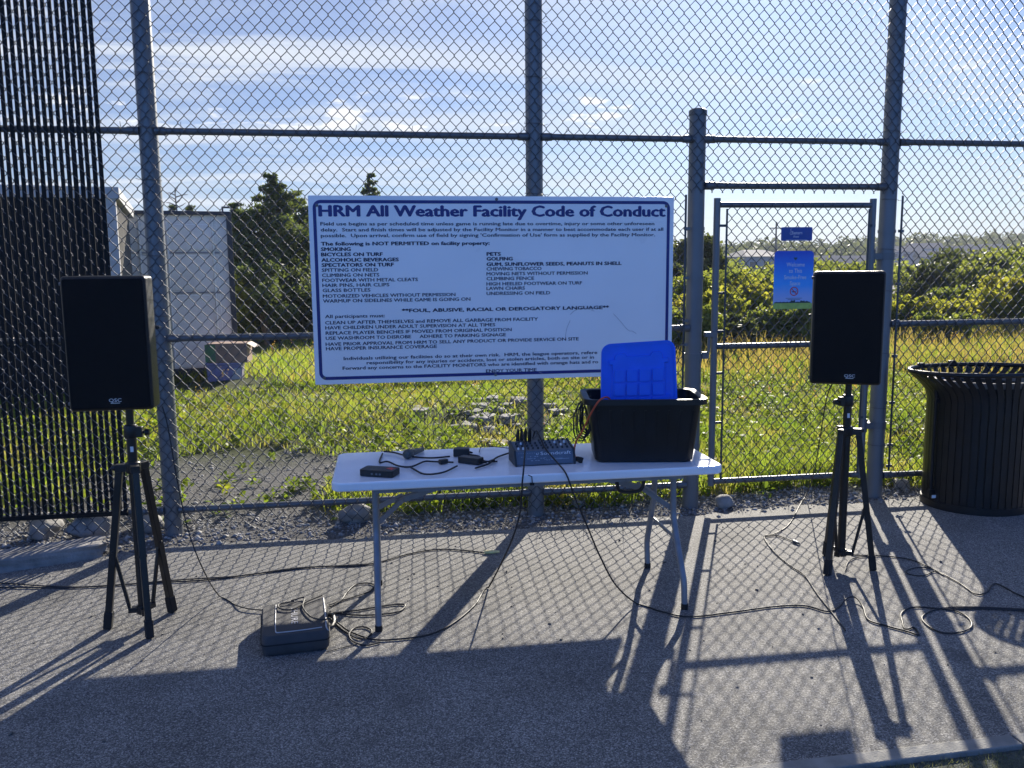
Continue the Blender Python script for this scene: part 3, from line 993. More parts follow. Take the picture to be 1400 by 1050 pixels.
def frame_into(mb, x0, z0, x1, z1, r, w, y):
    o_, i_ = rrect(x0, z0, x1, z1, r, 8), rrect(x0 + w, z0 + w, x1 - w, z1 - w, max(r - w, .001), 8)
    n_ = len(o_)
    mb.add([(a, y, b) for a, b in o_] + [(a, y, b) for a, b in i_], [(k, (k + 1) % n_, n_ + (k + 1) % n_, n_ + k) for k in range(n_)])


mb = MB(); frame_into(mb, SX0 + .028, SZ0 + .030, SX1 - .028, SZ1 - .028, .05, .021, SYF - .0012)
mb.build("border", MT['sign_blue'], board)
hd, bd = MB(), MB()
for body, b, x0, x1, z in SIGN_LINES:
    if b == 2: text_into(hd, body, x0, x1, z, .073, SYF - .0013, .006)
    elif b == 1: text_into(bd, body, x0, x1, z, .0235, SYF - .0013, .0021)
    else: text_into(bd, body, x0, x1, z, .0225, SYF - .0013, .0010)
hd.build("heading", MT['sign_blue'], board)
bd.build("rules_text", MT['sign_ink'], board)
for x, z in ((SX0 + .055, SZ1 - .062), (SX1 - .055, SZ1 - .062), (SX0 + .06, SZ0 + .045), (SX1 - .055, SZ0 + .05), (0.75, SZ0 + .035), (0.77, SZ1 - .02)):
    mb = MB(); mb.tube([(x, SYF + .002, z), (x, SYF - .005, z), (x, SYF - .007, z)], [.010, .010, .006], 12)
    mb.build("bolt", MT['galv_old'], board, smooth=True)
mb = MB()
for pts in ([(1.575, 1.42), (1.60, 1.395), (1.64, 1.35), (1.66, 1.325), (1.69, 1.30), (1.71, 1.298), (1.74, 1.28)],
            [(1.27, 1.42), (1.31, 1.45), (1.38, 1.462), (1.44, 1.44)], [(1.235, 1.25), (1.245, 1.32), (1.27, 1.38)], [(1.05, 1.03), (1.08, 1.015)]):
    mb.tube([(x, SYF - .0002, z) for x, z in smooth_path([(a, 0, c) for a, c in pts], 3) for x, z in [(x, z)]] if False else
            [(p.x, SYF - .0002, p.z) for p in smooth_path([(a, 0, c) for a, c in pts], 4)], .0016, 5)
mb.build("scratch", MT['scuff'], board)

# ------------------------------------------------------------------ blue smoke-free sign on the gate
def smoke_mat():
    m_, t, b = new_mat("printed_sky_and_field")
    N, L = t.nodes.new, t.links.new
    co = N("ShaderNodeTexCoord"); sp = N("ShaderNodeSeparateXYZ"); L(co.outputs["Object"], sp.inputs[0])
    nz = N("ShaderNodeTexNoise"); nz.inputs["Scale"].default_value = 16; nz.inputs["Detail"].default_value = 5
    L(co.outputs["Object"], nz.inputs["Vector"])
    ad = N("ShaderNodeMath"); ad.operation = 'MULTIPLY_ADD'; ad.inputs[1].default_value = .05
    L(nz.outputs[0], ad.inputs[0]); L(sp.outputs[2], ad.inputs[2])
    rp = N("ShaderNodeValToRGB"); e = rp.color_ramp.elements
    mr = N("ShaderNodeMapRange"); mr.inputs["From Max"].default_value = .44; L(ad.outputs[0], mr.inputs["Value"])
    e[0].position, e[0].color = 0.22, (0.34, 0.46, 0.80, 1)
    e[1].position, e[1].color = 1.0, (0.02, 0.07, 0.55, 1)
    k = e.new(.45); k.color = (0.05, 0.36, 0.90, 1)
    k = e.new(.75); k.color = (0.02, 0.20, 0.78, 1)
    L(mr.outputs[0], rp.inputs[0]); L(rp.outputs[0], b.inputs["Base Color"])
    b.inputs["Roughness"].default_value = .3
    return m_


ss = empty("smoke_free_sign", (2.898, -0.02, 1.432), "tall blue welcome sign with a field photo and a no-smoking symbol on the gate", "sign")
GX0, GX1, GZ0, GZ1 = 2.750, 3.046, 1.432, 1.842
YS_ = -0.016
mb = MB(); mb.prism(rrect(GX0, GZ0, GX1, GZ1, .028, 6), 'y', YS_, YS_ + .003)
mb.build("panel", smoke_mat(), ss)
mb = MB(); mb.prism(rrect(GX0, GZ0, GX1, GZ0 + .043, .014, 4), 'y', YS_ - .0008, YS_ + .0028)
mb.build("printed_field", M("printed_grass", (0.34, 0.48, 0.10), .35, 0, .15, 30), ss)
mb = MB()
for k in range(26):
    x = GX0 + .012 + k * .0105
    hgt = .006 + .005 * abs(math.sin(k * 1.9)) + (.012 if k in (12, 13, 14) else 0) + (.008 if k in (19, 20, 21, 23) else 0)
    mb.prism([(x - .007, GZ0 + .042), (x + .007, GZ0 + .042), (x + .007, GZ0 + .042 + hgt * .7), (x, GZ0 + .042 + hgt), (x - .007, GZ0 + .042 + hgt * .7)], 'y', YS_ - .0012 - .00002 * k, YS_ - .0009)
mb.build("printed_trees", M("printed_tree_green", (0.02, 0.045, 0.05), .4), ss)
mb = MB()
for body, z in (("Welcome", 1.732), ("to This", 1.688), ("Smoke-Free", 1.643), ("Space", 1.600)):
    X, Z, F_ = text_mesh(body, 2.910, None, z, .031, 0.0)
    X = 2.910 + (X - 2.910) * .82
    mb.add([(float(a), YS_ - .0012, float(b)) for a, b in zip(X, Z)], F_)
mb.build("lettering", MT['white_print'], ss)
mb = MB()
cx, cz = 2.905, 1.557
mb.add([(cx + r_ * cos(a), YS_ - .0012, cz + r_ * sin(a)) for r_ in (.032, .026) for a in np.linspace(0, 2 * pi, 32, endpoint=False)],
       [(k, (k + 1) % 32, 32 + (k + 1) % 32, 32 + k) for k in range(32)])
a = pi * .75
d = Vector((cos(a), 0, sin(a))); q = Vector((-d.z, 0, d.x)) * .003
c0 = Vector((cx, YS_ - .0014, cz))
mb.add([c0 + d * .028 + q, c0 + d * .028 - q, c0 - d * .028 - q, c0 - d * .028 + q], [(0, 1, 2, 3)])
mb.build("no_smoking_ring", MT['red'], ss)
mb = MB()
mb.add([(cx - .018, YS_ - .0010, cz - .006), (cx + .014, YS_ - .0010, cz - .006), (cx + .014, YS_ - .0010, cz), (cx - .018, YS_ - .0010, cz)], [(0, 1, 2, 3)])
mb.tube([(cx + .016, YS_ - .001, cz - .002), (cx + .02, YS_ - .001, cz + .006), (cx + .014, YS_ - .001, cz + .012)], .001, 4)
for k, w in ((0, .062), (1, .048)):
    z = 1.507 - k * .009
    mb.add([(2.905 - w, YS_ - .001, z), (2.905 + w, YS_ - .001, z), (2.905 + w, YS_ - .001, z + .0025), (2.905 - w, YS_ - .001, z + .0025)], [(0, 1, 2, 3)])
mb.build("cigarette_and_caption", MT['sign_ink'], ss)
mb = MB()
mb.prism([(2.908, 1.776), (2.920, 1.788), (2.921, 1.795), (2.914, 1.797), (2.908, 1.793), (2.902, 1.797), (2.895, 1.795), (2.896, 1.788)], 'y', YS_ - .0012, YS_ - .0004)
mb.build("heart_emblem", M("dark_teal_print", (0.012, 0.07, 0.09), .4), ss)

nameplate = empty("name_sign", (2.91, -0.02, 1.913), "small dark blue plate with thin white script above the welcome sign", "sign")
mb = MB(); mb.prism(rrect(2.794, 1.913, 3.028, 2.008, .008, 3), 'y', YS_, YS_ + .003)
mb.build("panel", M("navy_plate", (0.02, 0.06, 0.30), .35, 0, .06, 8), nameplate)
mb = MB()
X, Z, F_ = text_mesh("Eastern", 2.912, None, 1.958, .023, 0.0); X = 2.912 + (X - 2.912) * .85
mb.add([(float(a), YS_ - .0012, float(b)) for a, b in zip(X, Z)], F_)
X, Z, F_ = text_mesh("Front", 2.905, None, 1.934, .017, 0.0); X = 2.905 + (X - 2.905) * .8 + (Z - 1.934) * .25
mb.add([(float(a), YS_ - .0012, float(b)) for a, b in zip(X, Z)], F_)
pts = smooth_path([(2.872, YS_ - .0008, 1.998), (2.862, YS_ - .0008, 1.99), (2.868, YS_ - .0008, 1.978), (2.858, YS_ - .0008, 1.966), (2.866, YS_ - .0008, 1.955), (2.876, YS_ - .0008, 1.96)], 4)
mb.tube(pts, .0011, 4)
mb.add([(2.83, YS_ - .001, 1.9165), (2.99, YS_ - .001, 1.9165), (2.99, YS_ - .001, 1.919), (2.83, YS_ - .001, 1.919)], [(0, 1, 2, 3)])
mb.build("lettering", MT['white_print'], nameplate)

# ------------------------------------------------------------------ loudspeakers and stands
def make_speaker(loc, rz, label):
    t = empty("loudspeaker", loc, label, "speaker", "loudspeakers on tripod stands", rz)
    w, h, d = .36, .61, .35
    mb = MB()
    prof = [(-w / 2, -.165), (w / 2, -.165), (w / 2, -.04), (w / 2 - .05, .12), (w / 2 - .08, .175), (-w / 2 + .08, .175), (-w / 2 + .05, .12), (-w / 2, -.04)]
    mb.prism(prof, 'z', 0, h)
    cab = mb.build("cabinet", MT['cabinet'], t, world=False, bevel=.018, bseg=4)
    g = MB(); g.prism(rrect(-w / 2 + .010, .012, w / 2 - .010, h - .012, .014, 4), 'y', -.173, -.160)
    gr_ = g.build("grille", MT['grille'], t, world=False, bevel=.005, bseg=3)
    b = MB(); X, Z, F_ = text_mesh("QSC", 0.0, None, .043, .0165, 0.0)
    b.add([(float(a) * 1.25 + .02, -.1745, float(c)) for a, c in zip(X, Z)], F_)
    b.add([(.0, -.1745, .036), (.04, -.1745, .036), (.04, -.1745, .0385), (.0, -.1745, .0385)], [(0, 1, 2, 3)])
    b.build("badge", MT['white_print'], gr_, world=False)
    for s in (-1, 1):
        q = MB()
        q.tube([(s * (w / 2 - .004), -.01, h * .60), (s * (w / 2 + .006), -.01, h * .60), (s * (w / 2 + .006), .03, h * .60), (s * (w / 2 - .02), .05, h * .60)], .007, 8)
        q.build("side_handle", MT['black_plastic'], cab, world=False, smooth=True)
    for z in (.035, h - .035):
        q = MB(); q.tube([(-w / 2 - .001, -.135, z), (-w / 2 - .010, -.135, z)], .008, 10); q.build("rigging_screw", MT['galv_old'], cab, world=False, smooth=True)
    q = MB(); q.tube([(0, .02, -.012), (0, .02, .004)], .034, 20); q.build("pole_socket", MT['black_plastic'], t, world=False, smooth=True)
    return t


def make_stand(loc, feet, knob, label):
    """feet: three ground points relative to loc"""
    t = empty("speaker_stand", loc, label, "stand", "black tripod stands")
    mb = MB(); mb.tube([(0, 0, .085), (0, 0, .99)], .0225, 18); pole = mb.build("pole", MT['black_metal'], t, world=False, smooth=True)
    mb = MB(); mb.tube([(0, 0, .98), (0, 0, 1.085)], .0175, 18); mb.build("upper_tube", MT['black_metal'], t, world=False, smooth=True)
    mb = MB(); mb.tube([(0, 0, .945), (0, 0, .955), (0, 0, 1.0), (0, 0, 1.012)], [.026, .031, .031, .026], 18)
    mb.box((knob * .032, 0, .975), (.045, .034, .05))
    cl = mb.build("clamp", MT['black_plastic'], t, world=False, bevel=.003)
    mb = MB(); mb.tube([(knob * .05, 0, .972), (knob * .062, 0, .972), (knob * .066, 0, .972), (knob * .085, 0, .972)], [.008, .008, .017, .014], 12)
    mb.build("knob", MT['black_plastic'], cl, world=False, smooth=True)
    mb = MB(); mb.box((knob * .006, -.0229, .895), (.014, .002, .026)); mb.build("sticker", MT['white_print'], pole, world=False)
    dirs = []
    for f in feet:
        d = Vector((f[0], f[1], 0)); d.normalize(); dirs.append(d)
    mb = MB(); mb.tube([(0, 0, .775), (0, 0, .785), (0, 0, .825), (0, 0, .832)], [.030, .034, .034, .028], 18)
    for d in dirs:
        R = Matrix(((d.x, -d.y, 0), (d.y, d.x, 0), (0, 0, 1)))
        mb.box(d * .05 + Vector((0, 0, .803)), (.06, .040, .036), R)
    mb.tube([(-knob * .05, -.01, .805), (-knob * .075, -.01, .805), (-knob * .078, -.01, .805), (-knob * .095, -.01, .805)], [.007, .007, .016, .013], 12)
    mb.build("collar", MT['black_plastic'], t, world=False, bevel=.003)
    mb = MB(); mb.tube([(0, 0, .07), (0, 0, .11)], .030, 18)
    for d in dirs:
        R = Matrix(((d.x, -d.y, 0), (d.y, d.x, 0), (0, 0, 1)))
        mb.box(d * .042 + Vector((0, 0, .09)), (.05, .030, .026), R)
    mb.build("lower_hub", MT['black_plastic'], t, world=False, bevel=.002)
    for f, d in zip(feet, dirs):
        top = d * .062 + Vector((0, 0, .805)); ft = Vector((f[0], f[1], .012))
        mb = MB(); mb.bar(top, ft, .030, .032); mb.tube([top.lerp(ft, .52) + d.cross(Vector((0, 0, 1))) * .02, top.lerp(ft, .52) - d.cross(Vector((0, 0, 1))) * .02], .008, 8)
        lg = mb.build("leg", MT['black_metal'], t, world=False, bevel=.006, bseg=3)
        mb = MB(); mb.bar(top.lerp(ft, .90), ft + (ft - top).normalized() * .008, .038, .040); mb.build("rubber_foot", MT['rubber'], lg, world=False, bevel=.006)
        mb = MB(); mb.bar(d * .06 + Vector((0, 0, .09)), top.lerp(ft, .52), .014, .016); mb.build("brace", MT['black_metal'], t, world=False, bevel=.002)
    return t


ls = (-1.205, -1.488)
make_stand((ls[0], ls[1], 0), [(-1.373 - ls[0], -1.492 - ls[1] + .0), (-1.141 - ls[0], -1.641 - ls[1]), (-1.11 - ls[0], -1.33 - ls[1])], 1,
           "black tripod stand whose feet stand left of the folding table")
make_speaker((-1.232, -1.500, 1.106), 0.02, "black loudspeaker facing the table end, in front of the slatted fence")
rs_ = (2.585, -1.318)
make_stand((rs_[0], rs_[1], 0), [(2.440 - rs_[0], -1.43 - rs_[1]), (2.735 - rs_[0], -1.404 - rs_[1]), (2.600 - rs_[0], -1.13 - rs_[1])], -1,
           "black tripod stand in front of the chain-link gate")
make_speaker((2.532, -1.345, 1.094), radians(-26), "black loudspeaker turned inward, in front of the gate and blue welcome sign")

# ------------------------------------------------------------------ folding table
tb = empty("folding_table", (0.71, -1.42, 0), "long white plastic folding table with grey splayed legs in front of the fence", "table")
TX0, TX1, TY0, TY1, TZ = -0.262, 1.674, -1.762, -1.085, 0.745
mb = MB(); mb.prism(rrect(TX0, TY0, TX1, TY1, .055, 8), 'z', TZ - .044, TZ)
mb.build("tabletop", MT['table'], tb, bevel=.010, bseg=4)
for y in (TY0 + .07, TY1 - .07):
    mb = MB()
    mb.box(((TX0 + TX1) / 2, y, TZ - .058), (1.55, .022, .030))
    mb.build("apron_rail", MT['table_leg'], tb)
for x in (-0.062, 1.482):
    for ys in (((-1.545, .70), (-1.553, .50), (-1.575, .40), (-1.70, .19), (-1.73, .13), (-1.745, .008)),
               ((-1.245, .70), (-1.237, .50), (-1.215, .40), (-1.135, .20), (-1.12, .14), (-1.135, .008))):
        P = smooth_path([(x, y, z) for y, z in ys], 5)
        mb = MB(); mb.tube(P, .0160, 14)
        lg = mb.build("leg", MT['table_leg'], tb, smooth=True)
        mb = MB(); mb.tube([P[-1] + Vector((0, 0, .022)), P[-1] + Vector((0, 0, -.006))], .0185, 14)
        mb.build("foot_cap", MT['rubber'], lg, smooth=True)
    mb = MB(); mb.tube([(x, -1.62, .325), (x, -1.175, .325)], .009, 10)
    mb.build("crossbar", MT['table_leg'], tb, smooth=True)
    mb = MB(); mb.tube([(x, -1.56, .69), (x, -1.23, .69)], .014, 10)
    mb.build("crossbar", MT['table_leg'], tb, smooth=True)
    s = 1 if x < .7 else -1
    for p0_, p1_ in (((x, -1.545, .47), (x + s * .14, -1.44, .565)), ((x, -1.245, .47), (x + s * .14, -1.36, .565)),
                     ((x + s * .10, -1.42, .545), (x + s * .60, -1.405, .695)), ((x + s * .10, -1.38, .545), (x + s * .60, -1.39, .695))):
        mb = MB(); mb.bar(p0_, p1_, .009, .027)
        mb.build("folding_brace", MT['table_leg'], tb, bevel=.002)
mb = MB()
mb.tube(smooth_path([(1.19, -1.50, .71), (1.19, -1.50, .62), (1.205, -1.50, .572), (1.265, -1.50, .560), (1.32, -1.50, .572), (1.337, -1.50, .62), (1.337, -1.50, .71)], 5), .010, 10)
mb.build("carry_handle", MT['black_plastic'], tb, smooth=True)
# small latch cord hanging at the middle seam
mb = MB(); mb.tube([(0.672, TY0 - .002, .744), (0.69, TY0 - .004, .735), (0.692, TY0 - .004, .705)], .0022, 6)
mb.box((0.692, TY0 + .004, .697), (.02, .016, .012)); mb.build("seam_latch", MT['rubber'], tb)

# ------------------------------------------------------------------ black tote with a blue lid standing in it
ROT = radians(-10)
tote = empty("storage_tote", (1.325, -1.475, TZ), "black plastic storage tote with a flared rim standing on the white folding table", "tote", rz=ROT)
bw, bd_, tw_, td_, th = .50, .31, .565, .365, .335


def ring(w, d, r, z, n=6):
    return [(x, y, z) for x, y in rrect(-w / 2, -d / 2, w / 2, d / 2, r, n)]


def loft(mb, rings, cap0=True, cap1=False):
    n = len(rings[0])
    vs = [p for r in rings for p in r]
    fs = []
    for k in range(len(rings) - 1):
        for i in range(n):
            j = (i + 1) % n
            fs.append((k * n + i, k * n + j, (k + 1) * n + j, (k + 1) * n + i))
    if cap0: fs.append(tuple(range(n))[::-1])
    if cap1: fs.append(tuple((len(rings) - 1) * n + i for i in range(n)))
    mb.add(vs, fs)


mb = MB()
loft(mb, [ring(bw - .02, bd_ - .02, .04, .002), ring(bw, bd_, .045, .012), ring(tw_, td_, .05, th - .035), ring(tw_, td_, .05, th - .01),
          ring(tw_ - .01, td_ - .01, .045, th - .01), ring(tw_ - .01, td_ - .01, .045, th - .035), ring(bw - .012, bd_ - .012, .04, .018)], True, True)
for k in range(9):
    x0 = -.21 + k * .0525
    x1 = x0 * (tw_ / bw)
    for s in (-1, 1):
        mb.bar((x0, s * (bd_ / 2 + .0005), .04), (x1, s * (td_ / 2 - .002), th - .06), .012, .004, up=(0, 1, 0))
body_ = mb.build("body", MT['tote'], tote, world=False, smooth=True)
mb = MB()
loft(mb, [ring(tw_ - .006, td_ - .006, .05, th - .004), ring(tw_ - .002, td_ - .002, .05, th - .016), ring(tw_ + .052, td_ + .045, .06, th - .016), ring(tw_ + .056, td_ + .048, .06, th - .03),
          ring(tw_ + .060, td_ + .052, .062, th - .03), ring(tw_ + .058, td_ + .050, .062, th - .002), ring(tw_ + .04, td_ + .035, .06, th), ring(tw_ - .006, td_ - .006, .05, th - .004)], False, False)
mb.build("rim", MT['tote'], tote, world=False, smooth=True)

lid = empty("tote_lid", (1.300, -1.485, TZ + .035), "bright blue moulded lid with a raised grid standing upright inside the black tote", "lid", rz=ROT)
LT = Matrix.Rotation(radians(-7), 4, 'X') @ Matrix.Rotation(radians(1.0), 4, 'Y')


def lid_part(mb, name, mat, parent, **kw):
    o = mb.build(name, mat, parent, world=False, **kw)
    for v_ in o.data.vertices:
        if v_.co.x > 0: v_.co.x *= 1 + .16 * (1 - v_.co.z / .565)
        v_.co.z += .075 * v_.co.x * v_.co.z / .565
    o.data.transform(LT)
    return o


LW, LH = .375, .565
mb = MB(); mb.prism(rrect(-LW / 2, .0, LW / 2, LH, .045, 7), 'y', -.006, .006)
plate = lid_part(mb, "plate", MT['lid'], lid, bevel=.003)
mb = MB(); n_ = len(rrect(0, 0, 1, 1, .1, 7))
o_, i_ = rrect(-LW / 2 - .004, -.004, LW / 2 + .004, LH + .004, .048, 7), rrect(-LW / 2 + .008, .008, LW / 2 - .008, LH - .008, .04, 7)
mb.add([(a, -.012, b) for a, b in o_] + [(a, -.012, b) for a, b in i_] + [(a, .022, b) for a, b in o_] + [(a, .022, b) for a, b in i_],
       [f for k in range(n_) for f in ((k, (k + 1) % n_, n_ + (k + 1) % n_, n_ + k), (2 * n_ + k, 3 * n_ + k, 3 * n_ + (k + 1) % n_, 2 * n_ + (k + 1) % n_),
                                       (k, 2 * n_ + k, 2 * n_ + (k + 1) % n_, (k + 1) % n_), (n_ + k, n_ + (k + 1) % n_, 3 * n_ + (k + 1) % n_, 3 * n_ + k))])
lid_part(mb, "rim", MT['lid'], lid, smooth=True)
# raised centre panel with stepped outline, then the grid blocks
mb = MB()
a, b_ = .135, LH - .052
poly = [(-a, .05), (a, .05), (a, .26), (a + .018, .26), (a + .018, .29), (a, .29), (a, .455), (a + .018, .455), (a + .018, .48), (a - .012, .48), (a - .012, b_ - .012), (a - .022, b_), (a - .065, b_), (a - .075, b_ - .016),
        (-a + .075, b_ - .016), (-a + .065, b_), (-a + .022, b_), (-a + .012, b_ - .012), (-a + .012, .48), (-a - .018, .48), (-a - .018, .455), (-a, .455), (-a, .29), (-a - .018, .29), (-a - .018, .26), (-a, .26)]
mb.prism(poly, 'y', -.020, -.004)
lid_part(mb, "raised_panel", MT['lid'], lid, bevel=.004)
mb = MB()
for r_ in range(5):
    for c_ in range(4):
        x = -.0975 + c_ * .065; z = .10 + r_ * .0735
        mb.prism(rrect(x - .0275, z - .0315, x + .0275, z + .0315, .006, 3), 'y', -.032, -.019)
lid_part(mb, "grid_blocks", MT['lid'], lid, bevel=.002)

# ------------------------------------------------------------------ mixer
mixer = empty("audio_mixer", (0.79, -1.50, TZ), "compact slate-blue audio mixer standing on the white table left of the tote", "mixer", rz=radians(2))
mb = MB(); mb.prism([(-.088, .006), (-.084, .012), (-.060, .072), (.075, .098), (.085, .092), (.085, .006)], 'x', -.148, .148)
mb.build("case", MT['mixer'], mixer, world=False, bevel=.003)
for s in (-1, 1):
    mb = MB(); mb.prism([(-.093, .0), (-.089, .014), (-.062, .078), (.078, .104), (.09, .098), (.09, .0)], 'x', s * .148, s * .158)
    mb.build("end_cheek", MT['mixer_dark'], mixer, world=False, bevel=.003)
fv0, fv1 = Vector((0, -.084, .012)), Vector((0, -.060, .072))


def on_front(x, t, off=.0012):
    p = fv0.lerp(fv1, t); nn = Vector((0, -.93, .37))
    return Vector((x, p.y, p.z)) + nn * off


X, Z, F_ = text_mesh("Soundcraft", 0, None, 0, 1.0, 0.0)
sc_ = .158 / (X.max() - X.min()); Xs = (X - X.min()) * sc_ - .022
mb = MB(); mb.add([on_front(float(a), .64 + float(b) * .27, .0015) for a, b in zip(Xs, Z)], F_)
# spiral mark in front of the word
mb.tube([on_front(-.040 + .008 * cos(q) * (q / 7), .76 + .13 * sin(q) * (q / 7), .001) for q in np.linspace(1, 7, 16)], .0009, 4)
mb.build("lettering", MT['white_print'], mixer, world=False)
rr_ = random.Random(3)
mb = MB()
for row, t in ((0, .52), (1, .36), (2, .2), (3, .8)):
    for k in range(9):
        x = -.135 + k * .0115 + (0 if row == 3 else row * .03)
        if row < 3 and rr_.random() < .4: continue
        if row == 3 and k > 7: continue
        wd_ = .003 if row == 3 else rr_.uniform(.004, .012)
        mb.add([on_front(x, t), on_front(x + wd_, t), on_front(x + wd_, t + .05), on_front(x, t + .05)], [(0, 1, 2, 3)])
for x, w_ in ((.04, .05), (.075, .05), (.03, .06)):
    t = rr_.uniform(.12, .5)
    mb.add([on_front(x, t), on_front(x + w_, t), on_front(x + w_, t + .035), on_front(x, t + .035)], [(0, 1, 2, 3)])
for x in (.0, .036):
    mb.tube([on_front(x + .006 * cos(q), .34 + .10 * sin(q), .001) for q in np.linspace(0, 2 * pi, 12)], .0007, 4)
mb.build("panel_marks", M("faint_print", (0.30, 0.34, 0.38), .5), mixer, world=False)
kb = MB(); kb.tube([(0, 0, -.004), (0, 0, .007), (0, 0, .009)], [.0062, .0052, .004], 10)
kn = [kb.build("knob", MT['mixer_dark'], mixer, world=False, smooth=True)]
kb = MB(); kb.tube([(0, 0, -.004), (0, 0, .007), (0, 0, .009)], [.0062, .0052, .004], 10)
kn.append(kb.build("knob", MT['white_print'], mixer, world=False, smooth=True))
used_ = [False, False]
for row in range(4):
    for k in range(11):
        if row == 3 and k < 5: continue
        t_ = 1 if (row == 0 and k in (0, 1)) or rr_.random() < .14 else 0
        o = kn[t_]
        if used_[t_]:
            o = kn[t_].copy(); COL.objects.link(o); o.parent = mixer
        used_[t_] = True
        o.location = (-.13 + k * .0255, -.035 + row * .033, .078 + row * .0063)
for k, x in enumerate((-.115, -.095, -.075, -.052)):
    cp = MB(); cp.tube([(x, .06, .09), (x, .055, .125), (x, .05, .15), (x, .045, .17)], [.0095, .0095, .008, .0035], 12)
    pl_ = cp.build("cable_plug", MT['black_plastic'], mixer, world=False, smooth=True)
    if k < 2:
        cp = MB(); cp.tube([(x, .06, .088), (x, .059, .105)], .0105, 12)
        cp.build("metal_collar", MT['galv'], pl_, world=False, smooth=True)

# ------------------------------------------------------------------ small things on the table
rec = empty("wireless_receiver", (-0.035, -1.635, TZ), "small black box with a red light mark on the left end of the white table", "receiver", rz=radians(-25))
mb = MB(); mb.prism(rrect(-.088, -.048, .088, .048, .014, 5), 'z', .002, .034); mb.build("housing", MT['black_plastic'], rec, world=False, bevel=.004, bseg=3)
mb = MB(); mb.prism([(.030, .005), (.052, .030), (.064, .012), (.082, .022), (.068, .0), (.074, -.022), (.050, -.006)], 'z', .0335, .0348); mb.build("red_mark", MT['red'], rec, world=False)
mb = MB()
for x in (-.02, .004, .022): mb.box((x, -.0475, .016), (.010, .002, .009))
mb.build("sockets", MT['galv_old'], rec, world=False)

mic = empty("microphone", (0.135, -1.26, TZ), "grey handheld microphone lying on the white table behind the cables", "microphone", rz=radians(63))
mb = MB(); mb.tube([(-.085, 0, .027), (-.08, 0, .027), (-.065, 0, .027), (-.045, 0, .027), (-.025, 0, .026), (-.015, 0, .025)], [.006, .017, .0255, .026, .021, .019], 18)
mb.build("grille_ball", MT['mic_grey'], mic, world=False, smooth=True)
mb = MB(); mb.tube([(-.016, 0, .025), (-.01, 0, .025), (.03, 0, .021), (.13, 0, .014), (.135, 0, .014)], [.021, .020, .017, .012, .010], 16)
mb.build("handle", MT['mic_grey'], mic, world=False, smooth=True)

pa = empty("power_adapter", (0.425, -1.47, TZ), "larger black power adapter brick on the white table near the mixer", "power adapter", rz=radians(-38))
mb = MB(); mb.box((0, 0, .018), (.125, .055, .034)); mb.build("brick", MT['black_plastic'], pa, world=False, bevel=.005, bseg=3)
mb = MB(); mb.tube([(.06, 0, .016), (.085, 0, .014), (.095, 0, .012)], [.008, .006, .003], 8); mb.build("strain_relief", MT['rubber'], pa, world=False, smooth=True)
pb = empty("power_adapter", (0.395, -1.285, TZ), "smaller black adapter box on the white table, behind the larger brick", "power adapter", rz=radians(-8))
mb = MB(); mb.box((0, 0, .022), (.085, .06, .042)); mb.build("brick", MT['black_plastic'], pb, world=False, bevel=.005, bseg=3)
mb = MB(); mb.tube([(.04, 0, .02), (.06, 0, .016)], [.007, .004], 8); mb.build("strain_relief", MT['rubber'], pb, world=False, smooth=True)
spl = MB(); spl.box((0.285, -1.46, TZ + .014), (.045, .028, .024), Matrix.Rotation(.5, 3, 'Z'))
tag(spl.build("cable_joiner", MT['black_plastic'], bevel=.004), "small black cable joiner lying between the cords on the white table", "joiner")

# ------------------------------------------------------------------ soft case on the asphalt
case = empty("equipment_case", (-0.46, -1.72, 0), "soft dark grey equipment case lying flat on the asphalt between stand and table", "case")
A, B, Cc, D = Vector((-.630, -1.565, 0)), Vector((-.325, -1.495, 0)), Vector((-.285, -1.915, 0)), Vector((-.580, -1.945, 0))


def cpt(u, v, z):
    p = D.lerp(Cc, u).lerp(A.lerp(B, u), v)
    return Vector((p.x, p.y, z))


mb = MB()
N_ = 14
vs, fs = [], []
outline = rrect(0, 0, 1, 1, .09, 5)
for z, ins in ((.0, .03), (.012, .0), (.05, -.012), (.088, .0), (.097, .02)):
    for u, v in outline:
        uu = .5 + (u - .5) * (1 - 2 * ins); v2 = .5 + (v - .5) * (1 - 2 * ins)
        vs.append(cpt(uu, v2, z))
k_ = len(outline)
for r_ in range(4):
    for i in range(k_):
        j = (i + 1) % k_
        fs.append((r_ * k_ + i, r_ * k_ + j, (r_ + 1) * k_ + j, (r_ + 1) * k_ + i))
fs.append(tuple(range(k_))[::-1])
c_ = len(vs); vs.append(cpt(.5, .5, .101))
for i in range(k_):
    fs.append((4 * k_ + i, 4 * k_ + (i + 1) % k_, c_))
mb.add(vs, fs)
mb.build("body", MT['case'], case, smooth=True)
mb = MB()
mb.tube(smooth_path([cpt(u, v, z) for u, v, z in ((.215, .93, .0995), (.205, .5, .1005), (.205, .15, .0995), (.22, .09, .099), (.27, .075, .099), (.6, .075, .0985), (.9, .09, .0985))], 5), .0028, 6)
mb.tube(smooth_path([cpt(u, v, z) for u, v, z in ((.955, .95, .097), (.965, .5, .0985), (.965, .10, .097), (.99, .05, .085))], 5), .004, 6)
mb.build("piping", MT['case_trim'], case, smooth=True)
mb = MB(); mb.tube([cpt(u, v, .055) for u, v in rrect(-.013, -.013, 1.013, 1.013, .09, 5)], .0035, 6, closed=True); mb.build("zip", MT['rubber'], case, smooth=True)
X, Z, F_ = text_mesh("SHURE", 0, None, 0, 1.0, 0.0)
X = (X - X.min()) / (X.max() - X.min())
mb = MB(); mb.add([cpt(.445 + float(b) * .105, .74 - float(a) * .48, .1022) for a, b in zip(X, Z)], F_)
mb.build("lettering", MT['case_text'], case)
